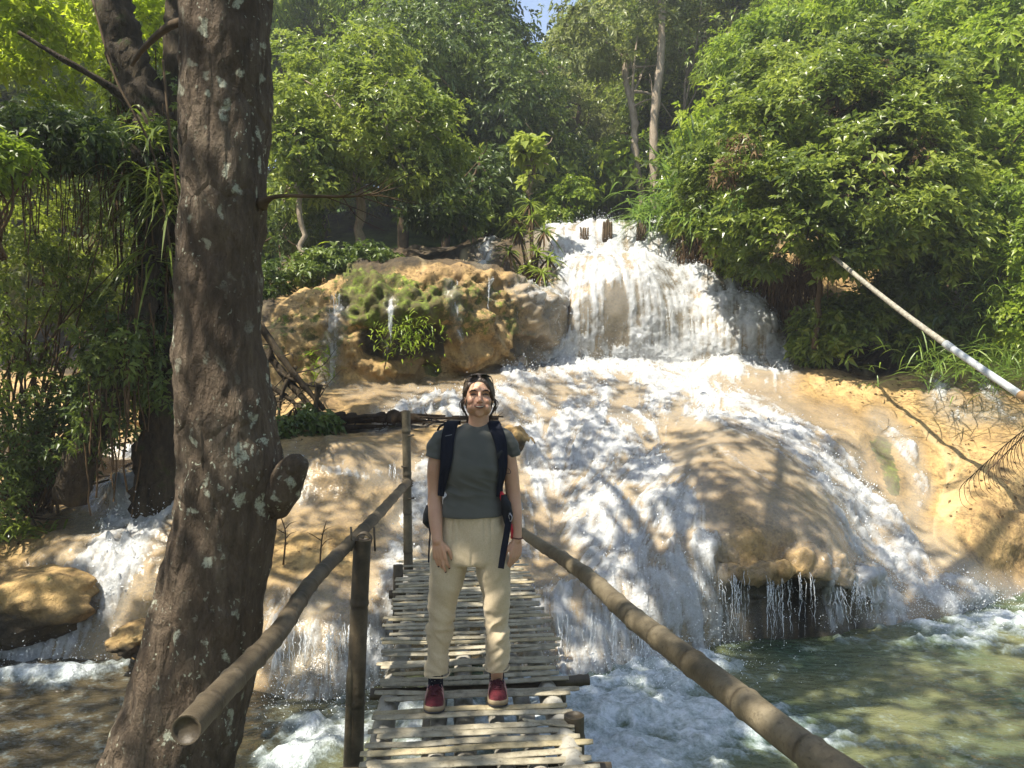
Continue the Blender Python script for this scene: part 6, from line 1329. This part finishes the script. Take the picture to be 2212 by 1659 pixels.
M_BROW = simple('brow_brown', (.028, .017, .012), .9); M_LIP = simple('lips', (.33, .13, .10), .5, .4); M_MOUTH = simple('mouth_inner', (.07, .02, .018), .7); M_TEETH = simple('teeth', (.50, .44, .36), .4, .4); M_LASH = simple('lash_line', (.02, .013, .010), .8); M_EYE = simple('eyeball', (.10, .075, .06), .3, .5); M_LID = simple('eyelid_skin', (.24, .115, .075), .6)
for s in (-1, 1):
    strip([(s * .015, .0165), (s * .028, .0205), (s * .042, .0185), (s * .052, .010)], [.0026, .0042, .0034, .0010], 'eyebrow', M_BROW, .0008)
    strip([(s * .016, -.0005), (s * .024, .0045), (s * .036, .0045), (s * .046, -.0005)], [.0012, .0030, .0030, .0010], 'eyelid', M_LID, .0004)
    strip([(s * .017, -.0015), (s * .025, .0008), (s * .035, .0010), (s * .045, -.0012)], [.0008, .0023, .0023, .0008], 'eye', M_EYE, .0009)
    strip([(s * .0275, .0002), (s * .031, .0006), (s * .0345, .0002)], [.0012, .0021, .0012], 'iris', simple('iris_dark', (.02, .013, .01), .3), .0014)
    strip([(s * .015, -.0010), (s * .025, .0032), (s * .036, .0034), (s * .048, -.0002)], [.0008, .0017, .0018, .0009], 'eyelash', M_LASH, .0014)
    strip([(s * .0068, -.0395), (s * .0105, -.0405), (s * .0135, -.0385)], [.0006, .0014, .0007], 'nostril', M_MOUTH, .0004)
strip([(-.028, -.0545), (-.015, -.0595), (0, -.0615), (.015, -.0595), (.028, -.0545)], [.0010, .0050, .0062, .0050, .0010], 'mouth', M_MOUTH, .0004, n=20)
strip([(-.023, -.0560), (-.012, -.0585), (0, -.0595), (.012, -.0585), (.023, -.0560)], [.0008, .0022, .0028, .0022, .0008], 'teeth', M_TEETH, .0010, n=20)
strip([(-.029, -.0535), (-.014, -.0545), (-.004, -.0535), (0, -.0545), (.004, -.0535), (.014, -.0545), (.029, -.0535)], [.0007, .0017, .0022, .0019, .0022, .0017, .0007], 'lip', M_LIP, .0016, n=24)
strip([(-.026, -.0565), (-.014, -.0635), (0, -.0665), (.014, -.0635), (.026, -.0565)], [.0008, .0032, .0042, .0032, .0008], 'lip', M_LIP, .0016, n=22)
# nails
m = MB()
for tp, ax, rd in tips0 + tips1: ell(m, tp + np.array([0, -.0045, 0]) + ax * .002, (.0048, .0022, .0058), 12)
child(m, 'fingernails', simple('nail_dark_red', (.05, .012, .014), .3, .5))
# earrings, bracelet
m = MB()
for s in (-1, 1): ell(m, hd(s * .076, .000, -.048), (.0045, .0045, .0055), 12)
child(m, 'earring', simple('earring_metal', (.6, .58, .5), .3, metallic=1))
m = MB(); c = W2(1116, 1161, HY - .028); th = np.linspace(0, 2 * np.pi, 28, endpoint=False)
for a_ in th: ell(m, c + np.array([.0285 * math.cos(a_), .0285 * math.sin(a_), .003 * math.cos(a_) * -1]), (.0038, .0038, .0036), 8)
child(m, 'bracelet', simple('bracelet_beads', (.10, .03, .02), .4))
# --- hair
def skull_r(D):
    """distance to the head surface along local directions D (x,f,z) from (0,-.01,0)"""
    best = np.zeros(len(D)); o_ = np.array([0, -.01, 0.])
    for c_, r_ in (((0, -.022, .008), (.069, .090, .088)), ((0, .012, -.035), (.059, .060, .070)), ((0, .022, .025), (.056, .056, .05))):
        p_ = (o_ - np.array(c_)) / np.array(r_); q_ = D / np.array(r_); A = (q_ ** 2).sum(1); B = (p_ * q_).sum(1); Cc = (p_ ** 2).sum() - 1; disc = B * B - A * Cc
        best = np.maximum(best, np.where(disc > 0, (-B + np.sqrt(np.maximum(disc, 0))) / A, 0))
    return best
na, nb_ = 150, 220; A_, B_ = np.meshgrid(np.linspace(0.001, np.pi * .80, na), np.linspace(0, 2 * np.pi, nb_, endpoint=False), indexing='ij')
D = np.stack([np.sin(A_) * np.cos(B_), np.sin(A_) * np.sin(B_), np.cos(A_)], -1).reshape(-1, 3); rs_ = skull_r(D); pz = D * rs_[:, None] + np.array([0, -.01, 0])
xx_ = pz[:, 0] + .006; zl = np.interp(np.abs(xx_), [0, .02, .035, .048, .056, .062, .07, .08], [.066, .063, .052, .030, .008, -.012, -.03, -.04]); frontness = sstep(-.004, .014, pz[:, 1])
edge = np.where(pz[:, 1] > -.004, sstep(-.006, .010, pz[:, 2] - zl), sstep(-.078, -.062, pz[:, 2])); edge = edge * frontness + sstep(-.080, -.062, pz[:, 2]) * (1 - frontness)
comb = fbm(np.stack([B_.ravel() * 0 + np.arctan2(pz[:, 0] + .012, pz[:, 2] + .02) * 26, pz[:, 1] * 6, 0 * rs_], -1), 1, 3, 3)
th_ = -.006 + edge * (.0205 + .0020 * comb + .004 * sstep(.04, .09, pz[:, 2])); V = D * (rs_ + th_)[:, None] + np.array([0, -.01, 0]); V = hd(V[:, 0], V[:, 1], V[:, 2])
i, j = np.meshgrid(np.arange(na - 1), np.arange(nb_), indexing='ij'); j2 = (j + 1) % nb_; F = np.stack([i * nb_ + j, i * nb_ + j2, (i + 1) * nb_ + j2, (i + 1) * nb_ + j], -1).reshape(-1, 4)
m = MB(); m.add(V, F); r = np.random.default_rng(9)
def strand(pts, r0, n=14): sp = spline([hd(*p_) for p_ in pts], n); m.tube(sp, np.interp(np.linspace(0, 1, n), [0, .2, 1], [r0 * .7, r0, r0 * .25]), 5)
for s in (-1, 1):
    for k in range(26):   # hair falling behind ear and neck
        a0, b0 = r.uniform(.0, 1), r.normal(0, .006)
        strand([(s * .066, -.02 - .02 * a0, .005 + b0), (s * (.078 + .010 * a0), -.03, -.03), (s * (.074 + .014 * r.random() - .0), -.035, -.062), (s * (.058 + .01 * a0), -.04, -.095), (s * (.044 + .016 * r.random()), -.05, -.135)], .0028)
    for k in range(9):
        a0 = r.uniform(0, 1); strand([(s * .066, -.01, .0), (s * (.082 + .018 * a0), .0, -.04), (s * (.074 + .03 * a0 * r.random()), .005, -.08), (s * (.055 + .045 * r.random()), .0, -.13)], .0011)
for k in range(70):
    x0 = r.uniform(-.06, .06); strand([(x0 * .3 - .006, .045, .083 - abs(x0) * .15), (x0 * .9, .0, .100 - abs(x0) * .45), (x0 * 1.15, -.06, .072 - abs(x0) * .4), (x0 * .8, -.10, .02)], .0022)
strand([(-.064, .005, -.0), (-.086, .01, -.045), (-.082, .008, -.072), (-.062, -.01, -.082)], .0022); strand([(-.064, .0, -.01), (-.080, .005, -.05), (-.072, 0, -.075), (-.056, -.02, -.078)], .0028)
t = NT('hair_dark_brown'); co = t.coord(); g = t.noise(t.mapping(co, (1, 1, 1)), 160, 4, .7)
M_HAIR = t.done(t.bsdf(t.mix(t.mrange(g, .35, .65), (.018, .012, .008), (.085, .058, .040)), .45, .4, t.bump(g, .5, .003))); child(m, 'hair', M_HAIR)
# --- sunglasses pushed up on the head
sg_o = hd(0, .03, .10); sg = empty('sunglasses', tuple(sg_o), "dark sunglasses pushed up on top of the hiker's hair", 'sunglasses'); M_GL = simple('sunglasses_frame', (.02, .02, .022), .3); M_LENS = simple('sunglasses_lens', (.10, .10, .10), .08, .8)
for s in (-1, 1):
    th = np.linspace(0, 2 * np.pi, 31); pts = hd(s * .033 + .026 * np.cos(th), .046 + .018 * np.sin(th), .099 + .003 * np.sin(th) - .010 * (np.abs(s * .033 + .026 * np.cos(th)) / .06) ** 2); m = MB(); m.tube(pts, .0014, 6, cap=False); q = child(m, 'rim', M_GL, parent=sg)
    c = pts.mean(0); V = np.vstack([pts[:-1], pts[:-1] + np.array([0, 0, .0015]), c[None] , c[None] + np.array([0, 0, .0015])]); k = np.arange(30); k2 = (k + 1) % 30; m = MB(); m.add(V, [np.stack([k, k2, np.full(30, 60)], -1), np.stack([k2 + 30, k + 30, np.full(30, 61)], -1)]); child(m, 'lens', M_LENS, parent=sg)
    m = MB(); m.tube(spline([hd(s * .059, .045, .088), hd(s * .070, .0, .070), hd(s * .078, -.04, .035)], 12), .0022, 6); child(m, 'temple', M_GL, parent=sg)
m = MB(); m.tube(np.array([hd(-.008, .05, .099), hd(.008, .05, .099)]), .002, 6); child(m, 'bridge', M_GL, parent=sg)
# --- backpack
bo_ = np.array([xx(1026), HY + .22, zz(1020)]); bp_ = empty('backpack', tuple(bo_), 'black backpack with red trim worn by the hiker, waist strap dangling', 'backpack')
M_STR = simple('strap_navy_black', (.006, .008, .016), .8, .2, 60, .2, .3, 300); M_BAG = simple('bag_black', (.012, .013, .016), .8, .3, 20, .3, .3, 90); M_RED = simple('bag_red', (.45, .02, .03), .7)
m = MB(); loft(m, [(bo_[0], HY + .20, zz(930), .10, .05), (bo_[0], HY + .21, zz(945), .125, .075), (bo_[0], HY + .22, zz(1020), .135, .09), (bo_[0], HY + .22, zz(1090), .135, .10), (bo_[0], HY + .20, zz(1125), .12, .08), (bo_[0], HY + .20, zz(1132), .09, .05)], 30, 36, 3); child(m, 'main_bag', M_BAG, parent=bp_)
def band(pts, wid, name, mat, V_=SV, off=.006, th=.006, follow=True, n=30, parent=bp_, label=None):
    P3 = spline(np.array(pts, float), n); wv_ = np.interp(np.linspace(0, 1, n), np.linspace(0, 1, len(wid)), wid); tn = unit(np.gradient(P3, axis=0)); V = []
    for c_, w_, t_ in zip(P3, wv_, tn):
        s_ = unit(np.cross(t_, [0, -1., 0])) if abs(t_[1]) < .8 else np.array([1., 0, 0]); s_ = np.array([abs(s_[0]) if s_[0] != 0 else 1, 0, s_[2] * np.sign(s_[0] or 1)]); s_ = unit(s_)
        row = []
        for u in (-1, -.5, 0, .5, 1):
            p_ = c_ + s_ * w_ * u; row.append(p_)
        if follow and c_[1] < HY + .02:
            ys_ = min(frontY(p_[0], p_[2], V_, .012) for p_ in row[1:4]); 
            row = [np.array([p_[0], min(frontY(p_[0], p_[2], V_, .012), ys_ + .018) - off, p_[2]]) for p_ in row]
        row = np.array(row); V.append(np.vstack([row, row[::-1] + np.array([0, th, 0])]))
    V = np.array(V); 
    if follow: 
        k_ = np.ones(5) / 5
        for a_ in range(V.shape[1]): V[:, a_, 1] = np.convolve(np.pad(V[:, a_, 1], 2, 'edge'), k_, 'valid')
    m_ = V.shape[1]; V = V.reshape(-1, 3); i, j = np.meshgrid(np.arange(n - 1), np.arange(m_), indexing='ij'); j2 = (j + 1) % m_; F = np.stack([i * m_ + j, (i + 1) * m_ + j, (i + 1) * m_ + j2, i * m_ + j2], -1).reshape(-1, 4); T = np.array([[0, k + 1, k + 2] for k in range(m_ - 2)]); m = MB(); m.add(V, [F, T, T[:, ::-1] + (n - 1) * m_]); return child(m, name, mat, parent=parent, label=label)
Pp = lambda px, py, Y=HY: tuple(P(px, py, Y))
band([(*Pp(978, 917)[:1], HY + .15, zz(922)), (*Pp(979, 908)[:1], HY + .07, zz(910)), Pp(976, 914, HY), Pp(972, 928), Pp(969, 950), Pp(968, 975), Pp(966, 1000), Pp(962, 1022), Pp(957, 1045), Pp(954, 1068)], [.030, .033, .033, .033, .033, .032, .028, .024, .020, .016], 'shoulder_strap', M_STR, off=.008, th=.010)
band([(*Pp(1072, 917)[:1], HY + .15, zz(922)), (*Pp(1064, 908)[:1], HY + .07, zz(910)), Pp(1066, 914, HY), Pp(1073, 928), Pp(1081, 950), Pp(1085, 975), Pp(1087, 1000), Pp(1085, 1022), Pp(1081, 1045), Pp(1078, 1068)], [.026, .029, .030, .031, .030, .027, .022, .018, .014, .012], 'shoulder_strap', M_STR, off=.008, th=.010)
m = MB(); m.tube(np.array([Pp(962, 942, HY - .115), Pp(976, 939, HY - .12)]), .0016, 5); child(m, 'strap_stitching', simple('stitch_grey', (.18, .19, .2), .8), parent=bp_)
m = MB(); loft(m, [(xx(1089), HY - .06, zz(1064), .014, .02), (xx(1092), HY - .07, zz(1080), .024, .035), (xx(1096), HY - .07, zz(1105), .027, .035), (xx(1096), HY - .07, zz(1122), .020, .025), (xx(1095), HY - .07, zz(1132), .010, .012)], 20, 20); V_ = m.V[0]; m.V[0] = V_ + fbm(V_, 22, 2, 4)[:, None] * .006; child(m, 'hip_pouch', M_BAG, parent=bp_)
m = MB(); loft(m, [(xx(925), HY - .02, zz(1090), .012, .02), (xx(923), HY - .03, zz(1105), .020, .03), (xx(922), HY - .03, zz(1125), .020, .03), (xx(925), HY - .02, zz(1138), .008, .012)], 16, 18); child(m, 'hip_pouch', M_BAG, parent=bp_)
band([Pp(1099, 1118, HY - .125), Pp(1095, 1150, HY - .135), Pp(1088, 1190, HY - .135), Pp(1082, 1228, HY - .13)], [.015, .0155, .0155, .015], 'waist_strap', M_STR, follow=False, th=.004)
m = MB(); m.tube(spline([Pp(1100, 1108, HY - .12), Pp(1106, 1116, HY - .13), Pp(1104, 1126, HY - .13), Pp(1099, 1122, HY - .12)], 14), .003, 6); m.tube(spline([Pp(1103, 1108, HY - .12), Pp(1099, 1114, HY - .13), Pp(1101, 1122, HY - .13)], 10), .002, 5); child(m, 'buckle', simple('buckle_metal', (.25, .25, .27), .35, metallic=.6), parent=bp_)
m = MB(); loft(m, [(xx(1081), HY - .045, zz(1056), .006, .01), (xx(1084), HY - .05, zz(1064), .013, .016), (xx(1086), HY - .055, zz(1076), .012, .016), (xx(1089), HY - .05, zz(1084), .005, .01)], 12, 14); loft(m, [(xx(1104), HY - .05, zz(1128), .006, .01), (xx(1106), HY - .05, zz(1142), .007, .01), (xx(1105), HY - .05, zz(1158), .004, .008)], 10, 12); child(m, 'red_trim', M_RED, parent=bp_)
m = MB(); m.tube(spline([Pp(924, 1128, HY - .05), Pp(929, 1150, HY - .08), Pp(927, 1180, HY - .08), Pp(926, 1215, HY - .08)], 14), .004, 6); m.tube(spline([Pp(922, 1116, HY - .04), Pp(915, 1122, HY - .05), Pp(914, 1130, HY - .05), Pp(921, 1131, HY - .05), Pp(925, 1124, HY - .05)], 16), .0018, 5); child(m, 'drawcord', M_STR, parent=bp_)
m = MB(); m.tube(spline([Pp(1088, 1010, HY - .10), Pp(1096, 1011, HY - .11), Pp(1103, 1018, HY - .11), Pp(1101, 1023, HY - .11), Pp(1093, 1021, HY - .11), Pp(1090, 1014, HY - .10)], 18), .0015, 5)
m.tube(spline([Pp(972, 912, HY + .04), Pp(952, 920, HY + .05), Pp(945, 930, HY + .06)], 8), .006, 6); m.tube(spline([Pp(965, 913, HY + .04), Pp(945, 911, HY + .03), Pp(928, 908, HY + .03), Pp(926, 905, HY + .03), Pp(933, 905, HY + .03), Pp(931, 910, HY + .03)], 18), .0028, 6); child(m, 'strap_end', M_STR, parent=bp_)
# ---------------- threads of falling water ----------------
def threads(segs, seed=0):
    r = np.random.default_rng(seed); m = MB()
    for (pxa, pxb, pya, pyb, Ya, Yb, n, sway) in segs:
        cl = r.random(max(3, n // 4))
        for _ in range(n):
            u = float(np.clip(cl[r.integers(len(cl))] + r.normal(0, .025), 0, 1)) if n > 20 else r.random(); px = pxa + (pxb - pxa) * u; y0 = pya + r.normal(0, 8); y1 = y0 + (pyb - pya) * r.uniform(.2, 1.05); Y = Ya + (Yb - Ya) * u + r.normal(0, .05)
            a_ = P(px, y0, Y); b_ = P(px + r.normal(0, sway), y1, Y - .08); k = 12; s_ = np.linspace(0, 1, k)[:, None]
            q = a_ + (b_ - a_) * s_; q[:, 1] -= .0; q += r.normal(0, .006, q.shape) * np.array([1, 1, .3]); q[:, 1] -= (.10 * np.sqrt(s_[:, 0]) - .10 * 0) * .5
            rad_ = r.uniform(.001, .0042) * np.clip(.5 + r.random(k), .2, 1.5) * np.interp(s_[:, 0], [0, .1, .8, 1], [.6, 1, .8, .1]); m.tube(q, rad_, 5, cap=False)
    return m
t = NT('falling_water'); tr = t.n('ShaderNodeBsdfTransparent'); d = t.bsdf((.80, .84, .86), .25, .6); M_FALL = t.done(t.mixs(t.mrange(t.noise(t.mapping(t.coord(), (1, 1, .5)), 55, 3), .38, .6, .05, .75), tr.outputs[0], d))
TH = [(1565,1790,1245,1385,6.86,6.95,55,3),(1780,1900,1270,1355,7.0,7.2,45,12),(1200,1400,1330,1470,6.45,6.45,60,3),(1480,1560,1240,1400,6.9,7.05,50,8),(600,740,1365,1510,6.0,5.95,45,4),(740,800,1350,1480,6.1,6.2,30,5),
      (840,848,655,760,11.0,11.0,10,1),(715,735,640,760,11.5,11.5,12,4),(985,992,620,740,12.0,12.0,6,1),(1054,1058,600,700,12.3,12.3,5,1),(1110,1118,640,690,12.7,12.7,5,1),
      (1330,1500,680,780,14.0,13.9,60,3),(1580,1690,690,780,14.0,13.7,70,8),(1210,1440,490,575,17.2,17.2,50,2),(620,860,1008,1050,8.0,8.1,30,2),(190,330,964,996,10.4,10.4,25,2)]
q = threads(TH, 3).build('falling_strands', M_FALL); tag(q, 'thin broken strands of water falling from the lips of the cascades', 'water', kind='stuff')
# ---------------- fallen leaves and bits on the dry rock ----------------
sel = ((film < .08) & (G[..., 2] > -.6) & (((SPX > 1780) & (SPY > 770) & (SPY < 1150)) | ((SPX > 640) & (SPX < 1150) & (SPY > 565) & (SPY < 640)) | ((SPX < 700) & (SPY > 830) & (SPY < 1200)))).ravel()
cand = np.where(sel)[0]; rl = np.random.default_rng(88); ix = rl.choice(cand, 1500); C = ROCK.reshape(-1, 3)[ix] + normals(ROCK).reshape(-1, 3)[ix] * .008; n_ = normals(ROCK).reshape(-1, 3)[ix]
dd = np.cross(n_, rl.normal(size=(1500, 3))); Ls = rl.uniform(.02, .075, 1500); V, F, T = leaves(C, dd, n_ + rl.normal(0, .3, (1500, 3)), Ls, Ls * .42, 0, .25)
tag(mesh_np('leaf_litter', V, F, M_LEAF_B, None, {'tone': T}, smooth=False), 'small dry brown leaves scattered over the dry tan rock', 'leaf litter', kind='stuff')
# ---------------- haze in the air ----------------
bm = bmesh.new(); bmesh.ops.create_cube(bm, size=1); me = bpy.data.meshes.new('haze'); bm.to_mesh(me); bm.free(); hz = bpy.data.objects.new('haze', me); link(hz)
hz.location = (5, 42, 24); hz.scale = (180, 150, 56); tag(hz, 'thin bright humid haze filling the clearing', 'haze', kind='stuff')
t = NT('humid_air'); v = t.n('ShaderNodeVolumePrincipled'); v.inputs['Color'].default_value = (.95, .97, 1, 1); v.inputs['Density'].default_value = .0028; v.inputs['Anisotropy'].default_value = .3
t.l(v.outputs[0], t.out.inputs['Volume']); me.materials.append(t.m)
